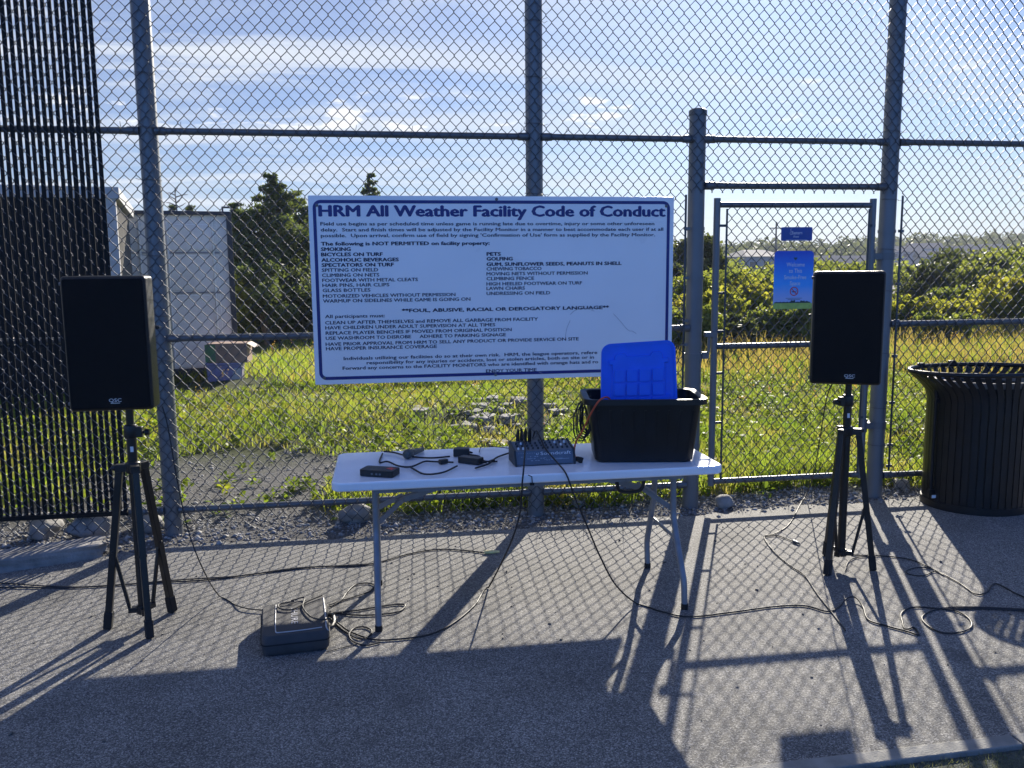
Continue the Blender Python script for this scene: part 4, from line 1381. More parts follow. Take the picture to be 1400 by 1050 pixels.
mb = MB(); mb.tube(smooth_path([cpt(1.0, .62, .06), cpt(1.08, .58, .065), cpt(1.1, .45, .055), cpt(1.06, .35, .05), cpt(1.0, .33, .05)], 5), .010, 8)
mb.build("handle", MT['black_plastic'], case, smooth=True)

# ------------------------------------------------------------------ cables
for key, more, front in (('mixr', [(4.1, -1.70, .006), (5.6, -1.62, .006)], False), ('loopr', [(4.1, -1.62, .006), (5.4, -1.50, .006)], True), ('tri', [(4.1, -1.50, .006), (5.2, -1.30, .006)], False),
                         ('long', [(-3.2, -.80, .006), (-4.6, -.9, .006)], True), ('long2', [(-3.2, -.74, .006), (-4.6, -.8, .006)], True)):
    CABLES[key] = (more[::-1] + CABLES[key]) if front else (CABLES[key] + more)
def cable(name, keys, r, label, mat='cable', cat="cable", group=None, sub=6, closed=False):
    mb = MB()
    for k in keys:
        p = smooth_path(CABLES[k], sub)
        for q in p: q.z = max(q.z, r)
        mb.tube(p, r, 8)
    return tag(mb.build(name, MT[mat], smooth=True), label, cat, group)


cable("floor_cable", ['long'], .0042, "black power cord lying across the asphalt from the left edge to a yellow connector")
cable("floor_cable", ['long2'], .0036, "thin black cord running beside the longer cord at the left of the table", )
cable("speaker_cable", ['spkl'], .0032, "thin black cable hanging from the left loudspeaker down to the grey case")
cable("audio_cable", ['mixl'], .0042, "black cable hanging from the mixer over the table edge and curving left to the case")
cable("audio_cable", ['mixr'], .0042, "black cable falling diagonally from the mixer, then running right to the gate-side stand")
cable("cable_loop", ['loopr'], .0042, "wide loop of black cable on the asphalt in front of the trash receptacle", cat="cable")
cable("floor_cable", ['tri'], .0038, "black cord leading right from the foot of the gate-side tripod stand")
cable("cable_loop", ['triloop'], .0034, "small flat loop of black cord halfway between tripod stand and receptacle")
cable("cable_end", ['tri2'], .0032, "short loose black cord end under the gate-side tripod stand")
cable("speaker_cable", ['spkr'], .0034, "thin black cable hanging from the gate-side loudspeaker and trailing over the asphalt")
o_ = cable("plug_lead", ['spkr2'], .0034, "short black lead with a metal plug on the asphalt in front of the gate")
mb = MB(); e0, e1 = Vector(CABLES['spkr2'][-2]), Vector(CABLES['spkr2'][-1]); d = (e1 - e0).normalized()
mb.tube([e1 - d * .01 + Vector((0, 0, .004)), e1 + d * .02 + Vector((0, 0, .004)), e1 + d * .045 + Vector((0, 0, .004))], [.009, .009, .006], 10); mb.build("plug", MT['galv_old'], o_, smooth=True)
cable("cable_loop", ['loopa'], .0042, "long black cable loop on the asphalt passing behind the front left table leg")
cable("cable_loop", ['loopb'], .0038, "black cable loop on the asphalt behind the grey case, nearest the rear table leg")
cable("cable_loop", ['loopc'], .0040, "small round black cable loop at the foot of the front left table leg")
cable("cable_end", ['thin'], .0022, "very thin dark cord end in front of the small round cable loop")
cable("case_cord", ['casecord', 'casecord2'], .0040, "black cord looped on top of the grey equipment case")
cable("table_cable", ['t1'], .0048, "black cord along the rear edge of the white table, behind the microphone", )
cable("table_cable", ['t2', 't3'], .0048, "black cords winding between the small black box and the larger adapter")
cable("table_cable", ['t4', 't5'], .0048, "short black cords joining the adapters to the mixer")
cable("table_cable", ['t6'], .0024, "thin black cord arching along the rear table edge to the mixer")
mb = MB(); e = Vector(CABLES['t4'][1]); mb.box(e + Vector((.02, .03, .006)), (.045, .016, .014), Matrix.Rotation(.9, 3, 'Z'))
tag(mb.build("inline_connector", MT['black_plastic'], bevel=.003), "small black inline connector in the cord beside the mixer", "connector")
o_ = cable("extension_cord", ['orange'], .0048, "orange extension cord hanging from the tote rim with a black plug on the table", mat='orange', cat="cord")
p0, p1 = Vector(CABLES['plug'][0]), Vector(CABLES['plug'][1])
p1.z = max(p1.z, TZ + .022)
mb = MB(); mb.tube([Vector(CABLES['orange'][-1]), p0.lerp(p1, .3), p1 + Vector((.01, 0, -.008)), p1 + Vector((.022, -.004, -.012))], [.009, .013, .0165, .015], 12); mb.build("plug", MT['rubber'], o_, smooth=True)
mb = MB()
for k, (dx, dz, s) in enumerate(((0, 0, 1.0), (.012, .01, .9), (-.012, -.02, 1.05), (.02, -.01, .8))):
    c = [Vector(p) for p in CABLES['coil']]
    cc = sum(c, Vector()) / len(c)
    p = [cc + (q - cc) * s + Vector((dx, .014 * k - .02, dz)) for q in c]
    mb.tube(smooth_path(p, 5), .0034, 7)
tag(mb.build("cable_coil", MT['cable'], smooth=True), "coil of thin black cable hanging over the left rim of the black tote", "cable")
# yellow connector at the end of the long cord
mb = MB(); e = Vector(CABLES['long'][-1])
mb.tube([e + Vector((-.01, 0, .004)), e + Vector((.0, .002, .005)), e + Vector((.05, -.004, .006)), e + Vector((.065, -.006, .006)), e + Vector((.085, -.008, .006))], [.006, .011, .011, .008, .006], 12)
tag(mb.build("cord_connector", MT['yellow'], smooth=True), "pale yellow connector at the end of the long cord behind the table", "connector")

# ------------------------------------------------------------------ slatted trash receptacle
BX, BY = 4.25, -0.26
bin_ = empty("trash_receptacle", (BX, BY, 0), "black round steel-slat trash receptacle with a flared rim at the right edge", "trash bin")


def ell(a, b, z, n=64):
    return [(a * cos(2 * pi * k / n), b * sin(2 * pi * k / n), z) for k in range(n)]


AB, BB, AR, BR = .36, .33, .530, .345
mb = MB()
NS = 46
for k in range(NS):
    q = 2 * pi * (k + .5) / NS
    t = Vector((-sin(q), cos(q), 0))
    prof = [(0, .05), (0, .45), (0, .78), (.012, .84), (.045, .90), (.08, .945), (.098, .975)]
    ring_ = []
    for s, z in prof:
        f = s / .098
        p = Vector(((AB + (AR - AB) * f) * cos(q), (BB + (BR - BB) * f) * sin(q), z))
        nrm = Vector((cos(q), sin(q), .0)).normalized()
        w = .0205
        ring_.append([p - t * w - nrm * .003, p + t * w - nrm * .003, p + t * w + nrm * .003, p - t * w + nrm * .003])
    vs = [v for r_ in ring_ for v in r_]
    fs = [(0, 1, 2, 3)]
    for i in range(len(prof) - 1):
        for j in range(4):
            fs.append((i * 4 + j, i * 4 + (j + 1) % 4, (i + 1) * 4 + (j + 1) % 4, (i + 1) * 4 + j))
    mb.add(vs, fs)
mb.build("slats", MT['bin'], bin_, world=False, bevel=.0015)
mb = MB(); mb.tube([(AR * cos(q), BR * sin(q), .985) for q in np.linspace(0, 2 * pi, 72, endpoint=False)], .0165, 12, closed=True)
mb.build("rim", MT['bin'], bin_, world=False, smooth=True)


def band(mb, a, b, z0, z1, th_=.006):
    n = 64
    vs = ell(a, b, z0) + ell(a, b, z1) + ell(a - th_, b - th_, z1) + ell(a - th_, b - th_, z0)
    mb.add(vs, [((r_ % 4) * n + k, (r_ % 4) * n + (k + 1) % n, ((r_ + 1) % 4) * n + (k + 1) % n, ((r_ + 1) % 4) * n + k) for r_ in range(4) for k in range(n)])


for a_, z0, z1, t_ in ((-.004, .735, .835, .006), (-.004, .08, .13, .006)):
    mb = MB(); band(mb, AB + a_, BB + a_, z0, z1, t_); mb.build("inner_band", MT['bin'], bin_, world=False, smooth=True)
mb = MB(); band(mb, AB + .012, BB + .012, .0, .052, .02); mb.build("base_ring", MT['bin'], bin_, world=False, smooth=True)
mb = MB(); band(mb, AB - .035, BB - .035, .03, .90, .004); mb.add(ell(AB - .036, BB - .036, .04), [tuple(range(64))]); mb.build("liner", MT['black_plastic'], bin_, world=False, smooth=True)
mb = MB(); band(mb, AB - .028, BB - .028, .885, .925, .02); mb.build("liner_lip", MT['liner'], bin_, world=False, smooth=True)
mb = MB(); mb.tube([(-AB - .022, -.03, .09), (-AB - .022, -.03, .80), (-AB - .03, -.03, .87), (-AB - .08, -.025, .955)], .013, 10)
mb.box((-AB - .005, -.03, .78), (.05, .03, .03)); mb.box((-AB - .005, -.03, .12), (.07, .04, .03))
mb.build("hinge_post", MT['bin'], bin_, world=False, smooth=True)
mb = MB(); mb.box((-AB - .012, -.058, .085), (.03, .004, .022)); mb.build("label_plate", MT['white_print'], bin_, world=False)
for q in ((.0, BR - .006, 1.005), (-.30, BR * .80, 1.0)):
    mb = MB(); mb.box(q, (.05, .03, .028)); mb.build("rim_clip", MT['bin'], bin_, world=False, bevel=.004)

# ------------------------------------------------------------------ stones and concrete pieces
from mathutils import noise as mnoise


def rock(name, loc, size, seed, mat, label, group=None, rz=0.0, flat=False, sub=3, amp=.28, cat="stone"):
    bm = bmesh.new()
    if flat:
        bmesh.ops.create_cube(bm, size=1.0)
        bmesh.ops.bevel(bm, geom=list(bm.edges), offset=.06, segments=1, affect='EDGES')
        bmesh.ops.subdivide_edges(bm, edges=list(bm.edges), cuts=3, use_grid_fill=True)
    else:
        bmesh.ops.create_icosphere(bm, subdivisions=sub, radius=.5)
    so = Vector((seed * 3.7, seed * 1.3, seed * 2.1))
    for v in bm.verts:
        d = v.co.normalized()
        k = amp * mnoise.noise(v.co * 1.9 + so) + amp * .5 * mnoise.noise(v.co * 4.6 + so)
        v.co += d * k * (.6 if flat else 1)
    for f in bm.faces: f.smooth = not flat
    me = bpy.data.meshes.new(name)
    R = Matrix.Rotation(rz, 4, 'Z') @ Matrix.Diagonal((*size, 1))
    bmesh.ops.transform(bm, matrix=R, verts=bm.verts)
    bm.to_mesh(me); bm.free()
    o = link_mesh(name, me, mat)
    o.location = loc
    return tag(o, label, cat, group)


rock("concrete_slab", (-2.05, -.375, .035), (.60, .20, .10), 3, MT['concrete'], "flat broken concrete slab lying at the foot of the slatted fence", rz=radians(20), flat=True, cat="slab", amp=.2)
rock("concrete_chunk", (-1.93, .12, .06), (.28, .2, .2), 5, MT['stone'], "grey rock under the slatted fence, behind the concrete slab", rz=.5)
rock("concrete_chunk", (-2.28, .15, .05), (.24, .2, .16), 6, MT['stone'], "grey rock near the left edge under the slatted fence", rz=1.5)
rock("concrete_chunk", (-1.62, .2, .06), (.22, .18, .18), 8, MT['concrete'], "pale concrete chunk between the slatted fence and the first post", rz=2.1)
rock("fieldstone", (-.235, .12, .05), (.22, .17, .15), 9, MT['stone'], "angular brown stone at the fence foot behind the table's left legs", rz=.9)
rock("fieldstone", (2.43, .0, .035), (.15, .12, .10), 12, MT['stone'], "rounded grey stone at the foot of the gate, right of the table", rz=.3, amp=.12)
rock("fieldstone", (1.38, .2, .02), (.10, .08, .07), 15, MT['concrete'], "small pale stone seen under the table's right end", rz=.3)
rock("fieldstone", (3.98, .22, .03), (.14, .12, .12), 18, MT['stone'], "grey stone at the fence foot beside the trash receptacle", rz=1.3)
rr_ = random.Random(11)
for k in range(48):
    x, y = 1.15 + rr_.gauss(0, .62), 3.7 + rr_.gauss(0, .75)
    s = rr_.uniform(.06, .20)
    rock("rubble_piece", (x, y, float(ground_h(x, y)) + s * .12), (s * rr_.uniform(.9, 1.7), s * rr_.uniform(.7, 1.2), s * rr_.uniform(.3, .6)), 20 + k, MT['concrete' if k % 3 else 'stone'],
         "broken grey stone or concrete piece in the rubble heap among the weeds behind the fence", "rubble heap behind the fence", rz=rr_.uniform(0, 6.3), flat=k % 2 == 0, cat="rubble", amp=.3, sub=2)

# loose gravel along the fence line
K = 16000
gx = rng.uniform(-3.2, 5.4, K)
gy = np.where(rng.random(K) < .58, rng.normal(.05, .24, K), rng.uniform(.2, 2.8, K))
keep = gy > np.interp(gx, [a for a, b in edge_c], [b for a, b in edge_c]) - .12 * rng.random(K) ** 3
inpatch = (gy < .9) | ((gx < .1) & (gx > -2.4))
sel = keep & inpatch
gx, gy = gx[sel], gy[sel]; K = len(gx)
gs = np.clip(rng.lognormal(math.log(.0085), .5, K), .004, .03)
oct_ = np.array([(1, 0, 0), (0, 1, 0), (-1, 0, 0), (0, -1, 0), (0, 0, 1), (0, 0, -1)], float)
V = oct_[None] * gs[:, None, None] * rng.uniform(.6, 1.35, (K, 6, 1))
th_ = rng.uniform(0, 2 * pi, K)
cs, sn = np.cos(th_), np.sin(th_)
V = np.stack([V[..., 0] * cs[:, None] - V[..., 1] * sn[:, None], V[..., 0] * sn[:, None] + V[..., 1] * cs[:, None], V[..., 2] * .7], -1)
edge_y = np.interp(gx, [a for a, b in edge_c], [b for a, b in edge_c])
gz = np.where(gy < edge_y, 0.002, ground_h(gx, gy) + .002)
V += np.stack([gx, gy, gz], 1)[:, None, :]
F8 = np.array([(0, 1, 4), (1, 2, 4), (2, 3, 4), (3, 0, 4), (1, 0, 5), (2, 1, 5), (3, 2, 5), (0, 3, 5)])
tag(np_mesh("gravel", V.reshape(-1, 3), (F8[None] + 6 * np.arange(K)[:, None, None]).reshape(-1, 3), MT['gravel']),
    "loose grey gravel along the foot of the fence and behind it", "gravel", kind="stuff")

# small bits of grit and leaf litter on the asphalt
K = 420
gx = rng.uniform(-3.0, 4.6, K); gy = -3.0 + 2.7 * rng.random(K) ** .8
gs = np.clip(rng.lognormal(math.log(.0042), .55, K), .002, .014)
V = oct_[None] * gs[:, None, None] * rng.uniform(.5, 1.4, (K, 6, 1)) * np.array([1, .8, .45])
th_ = rng.uniform(0, 2 * pi, K); cs, sn = np.cos(th_), np.sin(th_)
V = np.stack([V[..., 0] * cs[:, None] - V[..., 1] * sn[:, None], V[..., 0] * sn[:, None] + V[..., 1] * cs[:, None], V[..., 2]], -1)
V += np.stack([gx, gy, gs * .3], 1)[:, None, :]
tag(np_mesh("grit", V.reshape(-1, 3), (F8[None] + 6 * np.arange(K)[:, None, None]).reshape(-1, 3), M("dark_grit", (0.02, 0.018, 0.015), .9, 0, .5, 20, col2=(0.22, 0.2, 0.17))),
    "loose grit and leaf crumbs lying on the asphalt", "grit", kind="stuff")

# ------------------------------------------------------------------ ground vegetation
def blades(name, X, Y, H, Wd, mat, label, cat, lean=.35, z=None):
    K = len(X)
    an = rng.uniform(0, 2 * pi, K)
    ax = np.stack([np.cos(an), np.sin(an), np.zeros(K)], 1) * Wd[:, None]
    ln = rng.normal(0, lean, (K, 2)) * H[:, None]
    Z = ground_h(X, Y) - .01 if z is None else z
    p = np.stack([X, Y, Z], 1)
    mid = p + np.stack([ln[:, 0] * .35, ln[:, 1] * .35, H * .6], 1)
    tip = p + np.stack([ln[:, 0], ln[:, 1], H * rng.uniform(.82, 1.0, K)], 1)
    v = np.stack([p - ax, p + ax, mid + ax * .8, mid - ax * .8, tip + ax * .12, tip - ax * .12], 1).reshape(-1, 3)
    q = 6 * np.arange(K)[:, None]
    f = np.concatenate([q + np.array([[0, 1, 2, 3]]), q + np.array([[3, 2, 4, 5]])])
    o = np_mesh(name, v, f, mat)
    return tag(o, label, cat, kind="stuff")


def vnoise(X, Y, s, seed=0.0):
    """cheap smooth 2-D noise in 0..1"""
    a = np.sin(X * s + 1.3 * np.sin(Y * s * .7 + seed)) + np.sin(Y * s * 1.3 + 1.7 * np.sin(X * s * .6 + seed * 2)) + .6 * np.sin((X + Y) * s * 2.3 + seed)
    return (a / 2.6 + 1) / 2


def scatter(K, y0, y1, power=1.0, mx=1.25):
    Y = y0 + (y1 - y0) * rng.random(K) ** power
    half0 = -(Y + 5.67) * .52 - 1.0
    half1 = (Y + 5.67) * .90 + 1.2
    X = half0 + (half1 - half0) * rng.random(K)
    return X, Y


def bare(X, Y):
    """gravel patch, rubble heap, shed footprints stay bare"""
    patch = (((X + 1.35) / 1.15) ** 2 + ((Y - 1.6) / 1.25) ** 2 < 1 + .5 * (vnoise(X, Y, 4) - .5))
    strip = Y < np.where(X > -.45, .06, .6) + .35 * vnoise(X, Y, 2.2, 2)
    rub = ((((X - 1.2) / 1.0) ** 2 + ((Y - 3.9) / 1.1) ** 2 < .75) & (rng.random(len(X)) < .62))
    shed = (X < -2.5) & (Y > 8.9)
    apron = (((X + 2.9) / 1.6) ** 2 + ((Y - 7.6) / .9) ** 2 < .8)
    return patch | strip | rub | shed | apron


X, Y = scatter(110000, .1, 8, 1.15)
k = ~bare(X, Y) & (rng.random(len(X)) < .35 + .75 * vnoise(X, Y, 1.7))
X, Y = X[k], Y[k]
H = rng.uniform(.05, .15, len(X)) * (.6 + 1.0 * vnoise(X, Y, 1.1, 4)) * (1 + .9 * (Y < .8) * (X > -.45))
blades("grass", X, Y, H, rng.uniform(.0025, .006, len(X)), MT['grass'], "sunlit yellow-green grass and low weeds growing behind the chain-link fence", "grass")
X, Y = scatter(110000, 7, 24, 1.2)
k = ~bare(X, Y) & (rng.random(len(X)) < .3 + .9 * vnoise(X, Y, .8, 1))
X, Y = X[k], Y[k]
H = rng.uniform(.08, .22, len(X)) * (.7 + .9 * vnoise(X, Y, .6, 5))
blades("meadow", X, Y, H, rng.uniform(.006, .014, len(X)), MT['grass'], "bright meadow grass stretching back from the fence towards the bushes", "meadow")
# dry tall stems towards the right and back
X, Y = scatter(46000, 5.5, 24, .9)
k = (rng.random(len(X)) < sstep(.5, 4.0, X) * sstep(6, 9.5, Y + .25 * X) * (.35 + .8 * vnoise(X, Y, .9, 7))) & ~bare(X, Y)
X, Y = X[k], Y[k]
H = rng.uniform(.18, .55, len(X)) * (.6 + .6 * vnoise(X, Y, 1.3, 9))
blades("dry_grass", X, Y, H, rng.uniform(.005, .011, len(X)), MT['dry_grass'], "tall tan and yellow dry grass stems in front of the bushes", "dry grass", lean=.22)
# goldenrod and seed heads: little yellow and rusty tufts on thin stems
K = 900
X, Y = scatter(K, 2.5, 16, .8)
k = ~bare(X, Y) & (rng.random(K) < .25 + .75 * sstep(0, 5, X)) & (vnoise(X, Y, 1.4, 6) > .45)
X, Y = X[k], Y[k]; K = len(X)
hh = rng.uniform(.15, .5, K)
NT = 16
C = np.repeat(np.stack([X, Y, ground_h(X, Y) + hh], 1), NT, 0)
C = C + rng.normal(0, 1, C.shape) * np.array([.025, .025, .045]) + np.repeat(rng.normal(0, .05, (K, 3)) * np.array([1, 1, 0]), NT, 0)
s_ = rng.uniform(.006, .013, len(C))
d1 = rng.normal(size=(len(C), 3)); d1 /= np.linalg.norm(d1, axis=1)[:, None]
d2 = np.cross(d1, rng.normal(size=(len(C), 3))); d2 /= np.linalg.norm(d2, axis=1)[:, None]
v = np.stack([C - d1 * s_[:, None], C + d2 * s_[:, None], C + d1 * s_[:, None], C - d2 * s_[:, None]], 1).reshape(-1, 3)
tag(np_mesh("wildflowers", v, np.arange(len(v)).reshape(-1, 4), leaf_mat("wildflower_heads", [(0.30, 0.22, 0.03), (0.36, 0.20, 0.12), (0.42, 0.33, 0.05), (0.20, 0.12, 0.08)], 1.3, .45, tcol=(1.6, 1.5, 1.0))),
    "yellow and rusty wildflower heads standing above the meadow grass", "wildflowers", kind="stuff")
# broad-leaved weeds: rosettes of pointed leaves
K = 6500
X, Y = scatter(K, .15, 7.5, 1.4)
k = (~bare(X, Y) | (rng.random(K) < .10)) & (rng.random(K) < .3 + .8 * vnoise(X, Y, 2.4, 3))
X, Y = X[k], Y[k]
ex = np.array([(-1.62, .62), (-1.55, .7), (-.72, .95), (-.62, 1.1), (-1.3, 1.4), (-.5, .5), (.2, .45), (.35, .6), (1.55, .5), (2.6, .9), (3.1, .7), (3.9, .45), (-1.0, .55), (1.0, .4), (2.2, .5), (-.2, .8), (-.05, .75), (.6, .7)])
X = np.concatenate([X, np.repeat(ex[:, 0], 3) + rng.normal(0, .05, len(ex) * 3)]); Y = np.concatenate([Y, np.repeat(ex[:, 1], 3) + rng.normal(0, .05, len(ex) * 3)])
NL = 11
X = np.repeat(X, NL); Y = np.repeat(Y, NL); K = len(X)
an = rng.uniform(0, 2 * pi, K); el = rng.uniform(.15, 1.25, K); Ln = rng.uniform(.035, .085, K); Wn = Ln * rng.uniform(.24, .42, K)
d = np.stack([np.cos(an) * np.cos(el), np.sin(an) * np.cos(el), np.sin(el)], 1)
sd = np.stack([-np.sin(an), np.cos(an), rng.normal(0, .3, K)], 1)
p0 = np.stack([X + rng.normal(0, .025, K), Y + rng.normal(0, .025, K), ground_h(X, Y) + rng.uniform(0, .09, K)], 1)
v = np.stack([p0, p0 + d * (Ln * .5)[:, None] + sd * Wn[:, None], p0 + d * Ln[:, None] - np.array([0, 0, 1]) * (Ln * .2)[:, None], p0 + d * (Ln * .5)[:, None] - sd * Wn[:, None]], 1).reshape(-1, 3)
tag(np_mesh("weeds", v, np.arange(4 * K).reshape(-1, 4), MT['weed']), "broad-leaved green weeds growing close behind the fence and around the rubble", "weeds", kind="stuff")


# ------------------------------------------------------------------ trees and bushes
def leaf_quads(C, size, elong=1.6, flat=0.0):
    K = len(C)
    d1 = rng.normal(size=(K, 3)); d1[:, 2] *= (1 - flat * .6); d1 /= np.linalg.norm(d1, axis=1)[:, None]
    d2 = np.cross(d1, rng.normal(size=(K, 3))); d2 /= np.linalg.norm(d2, axis=1)[:, None]
    a = (size * elong)[:, None] * d1; b = size[:, None] * d2
    return np.stack([C - a, C + b - a * .1, C + a, C - b - a * .1], 1).reshape(-1, 3)


def tree(name, x, y, h, rad, label, group, leaf='leaf_bush', n=5000, ls=.05, kind='round', base=None, trunk=True, cat="tree", seed=1, crown0=.12):
    r = np.random.default_rng(seed)
    z0 = float(ground_h(x, y)) if base is None else base
    t = empty(name, (x, y, z0), label, cat, group)
    mb = MB()
    clumps = []
    if kind == 'conifer':
        tr = h * .016 + .02
        lean = r.normal(0, .015, 2)
        mb.tube([(0, 0, -.05), (lean[0] * h * .5, lean[1] * h * .5, h * .5), (lean[0] * h, lean[1] * h, h * .98)], [tr, tr * .6, tr * .12], 8)
        nb = int(26 + h * 5)
        for k in range(nb):
            f = crown0 + (1 - crown0) * (k + r.random()) / nb
            a = k * 2.4 + r.normal(0, .3)
            L = rad * (1.02 - f) ** .9 * r.uniform(.6, 1.3) + .05
            z = f * h
            e = np.array([cos(a) * L, sin(a) * L, z + L * r.uniform(-.05, .55)])
            s = np.array([lean[0] * z, lean[1] * z, z])
            mb.tube([s, (s + e) / 2 + np.array([0, 0, L * .04]), e], [tr * .28, tr * .2, .004], 5)
            m_ = 7
            for q in range(m_):
                u = .25 + .75 * (q + r.random()) / m_
                clumps.append((s + (e - s) * u + r.normal(0, .10 * L, 3), L * .20 * (1.15 - .5 * u) + .012))
        for q in range(10):
            clumps.append((np.array([lean[0] * h, lean[1] * h, h * (.9 + .011 * q)]), .035))
    else:
        tr = h * .02 + .015
        nst = 1 if kind == 'tree' else int(r.integers(4, 8))
        for s_ in range(nst):
            a0 = r.uniform(0, 2 * pi); sp = 0 if kind == 'tree' else rad * .55 * r.random()
            top = np.array([cos(a0) * sp, sin(a0) * sp, h * r.uniform(.62, .9)])
            mb.tube([(0 if kind == 'tree' else cos(a0) * .06, 0 if kind == 'tree' else sin(a0) * .06, -.05), top * np.array([.45, .45, .5]), top], [tr, tr * .65, tr * .15], 7)
            nl = int(9 if kind == 'tree' else 6)
            if kind == 'tree': nl = 22
            for k in range(nl):
                f = r.uniform(crown0 + .05, .98)
                s = top * np.array([f, f, f])
                a = r.uniform(0, 2 * pi)
                prof = math.sin(pi * min(1, max(.05, (f * .85 + .12)))) ** .6
                L = rad * prof * r.uniform(.45, 1.12) * (1 if kind == 'tree' else .75)
                e = s + np.array([cos(a) * L, sin(a) * L, L * r.uniform(.1, .75)])
                mb.tube([s, (s + e) / 2 + np.array([0, 0, -.04 * L]), e], [tr * .35, tr * .22, .004], 5)
                for q in range(5):
                    u = .35 + .65 * r.random()
                    clumps.append((s + (e - s) * u + r.normal(0, .10 * L, 3), L * r.uniform(.16, .34)))
    mb.build("trunk" if kind in ('tree', 'conifer') else "stems", MT['trunk'], t, world=False, smooth=True)
    cc = np.array([c for c, _ in clumps]); cr = np.array([s for _, s in clumps])
    w = cr ** 1.6; w /= w.sum()
    idx = r.choice(len(cc), n, p=w)
    P = cc[idx] + r.normal(0, 1, (n, 3)) * cr[idx][:, None] * np.array([.62, .62, .5])
    P[:, 2] = np.maximum(P[:, 2], .03)
    v = leaf_quads(P, ls * r.uniform(.6, 1.3, n), 2.6 if kind == "conifer" else 1.6)
    np_mesh("crown", v, np.arange(4 * n).reshape(-1, 4), MT[leaf], t)
    return t


# evergreens right of the white container (left of the notice board)
tree("evergreen_tree", -2.9, 18.5, 4.3, 2.1, "tallest evergreen with a ragged crown between the white container and the rules board", "evergreens behind the container", 'leaf_spruce', 60000, .026, 'conifer', seed=3, crown0=.06)
tree("evergreen_tree", -3.7, 17.5, 3.5, 1.9, "bushy evergreen directly right of the white container", "evergreens behind the container", 'leaf_spruce', 46000, .026, 'conifer', seed=5, crown0=.05)
tree("evergreen_tree", -2.35, 20.5, 4.1, 1.9, "lower dark evergreen partly hidden by the left edge of the rules board", "evergreens behind the container", 'leaf_spruce', 34000, .028, 'conifer', seed=8, crown0=.05)
tree("evergreen_tree", -.27, 24, 5.0, 1.3, "evergreen whose pointed tip shows just above the rules board", "evergreens behind the container", 'leaf_spruce', 20000, .032, 'conifer', seed=9)
tree("evergreen_tree", -6.55, 26, 4.1, 1.2, "distant evergreen top showing above the white container's roof", "evergreens behind the container", 'leaf_spruce', 12000, .036, 'conifer', seed=10)
tree("evergreen_tree", -6.3, 22, 3.75, 1.0, "small evergreen top peeking over the container roof near its right corner post", "evergreens behind the container", 'leaf_spruce', 10000, .034, 'conifer', seed=12)
tree("leafy_bush", -2.75, 15.5, 2.15, 1.15, "blue-green pine-like bush at the foot of the evergreens beside the container", "bushes beyond the meadow", 'leaf_spruce', 20000, .026, 'bush', cat="bush", seed=14)
tree("leafy_bush", -1.55, 16.5, 1.75, 1.2, "low olive bush beside the rules board's left edge", "bushes beyond the meadow", 'leaf_dark', 14000, .03, 'bush', cat="bush", seed=15)
tree("leafy_bush", -3.75, 15.2, 1.85, .75, "yellow-tinged bush tight against the container's right corner post", "bushes beyond the meadow", 'leaf_yellow', 6000, .04, 'bush', cat="bush", seed=16)
# bare dead tree above the container
dt = empty("dead_tree", (-5.97, 21.0, 0), "bare dead conifer with thin grey branches above the white container", "tree")
mb = MB(); mb.tube([(0, 0, 0), (.05, 0, 2.5), (.0, 0, 4.25)], [.07, .045, .008], 7)
r_ = random.Random(2)
for k in range(46):
    z = 1.4 + 2.8 * k / 46; a = k * 2.4; L = (.75 - .16 * (z - 1.4)) * r_.uniform(.5, 1.1)
    mb.tube([(0, 0, z), (cos(a) * L * .6, sin(a) * L * .6, z + .08), (cos(a) * L, sin(a) * L, z + .05 + .2 * r_.random())], [.02, .014, .007], 4)
mb.build("branches", MT['deadwood'], dt, world=False)

# seen through and beside the gate
GB_ = "bushes beyond the meadow"
tree("dark_tree", 11.0, 23.0, 3.75, 1.0, "dark leafy tree directly behind the short gate post", "trees beyond the gate", 'leaf_dark', 12000, .055, 'tree', seed=21)
tree("dark_tree", 9.7, 21.0, 2.55, 1.1, "dark leafy tree between the rules board and the short gate post", "trees beyond the gate", 'leaf_dark', 9000, .055, 'tree', seed=22)
tree("leafy_bush", 7.2, 12.6, 1.35, 1.1, "yellow-green bush seen through the left half of the gate", GB_, 'leaf_yellow', 9000, .036, 'bush', cat="bush", seed=24)
tree("leafy_bush", 8.9, 13.5, 1.55, 1.2, "yellow-green bush below the blue welcome sign", GB_, 'leaf_yellow', 9000, .038, 'bush', cat="bush", seed=25)
tree("leafy_bush", 7.9, 14.6, 1.6, 1.2, "green bush behind the yellow ones in the gate opening", GB_, 'leaf_bush', 9000, .04, 'bush', cat="bush", seed=26)
tree("leafy_bush", 5.9, 14.0, 1.45, 1.0, "green bush showing between the rules board and the gate post", GB_, 'leaf_bush', 7000, .04, 'bush', cat="bush", seed=27)
tree("leafy_bush", 10.6, 15.0, 1.75, 1.3, "tall green bush hidden partly by the gate-side loudspeaker", GB_, 'leaf_bush', 8000, .042, 'bush', cat="bush", seed=28)
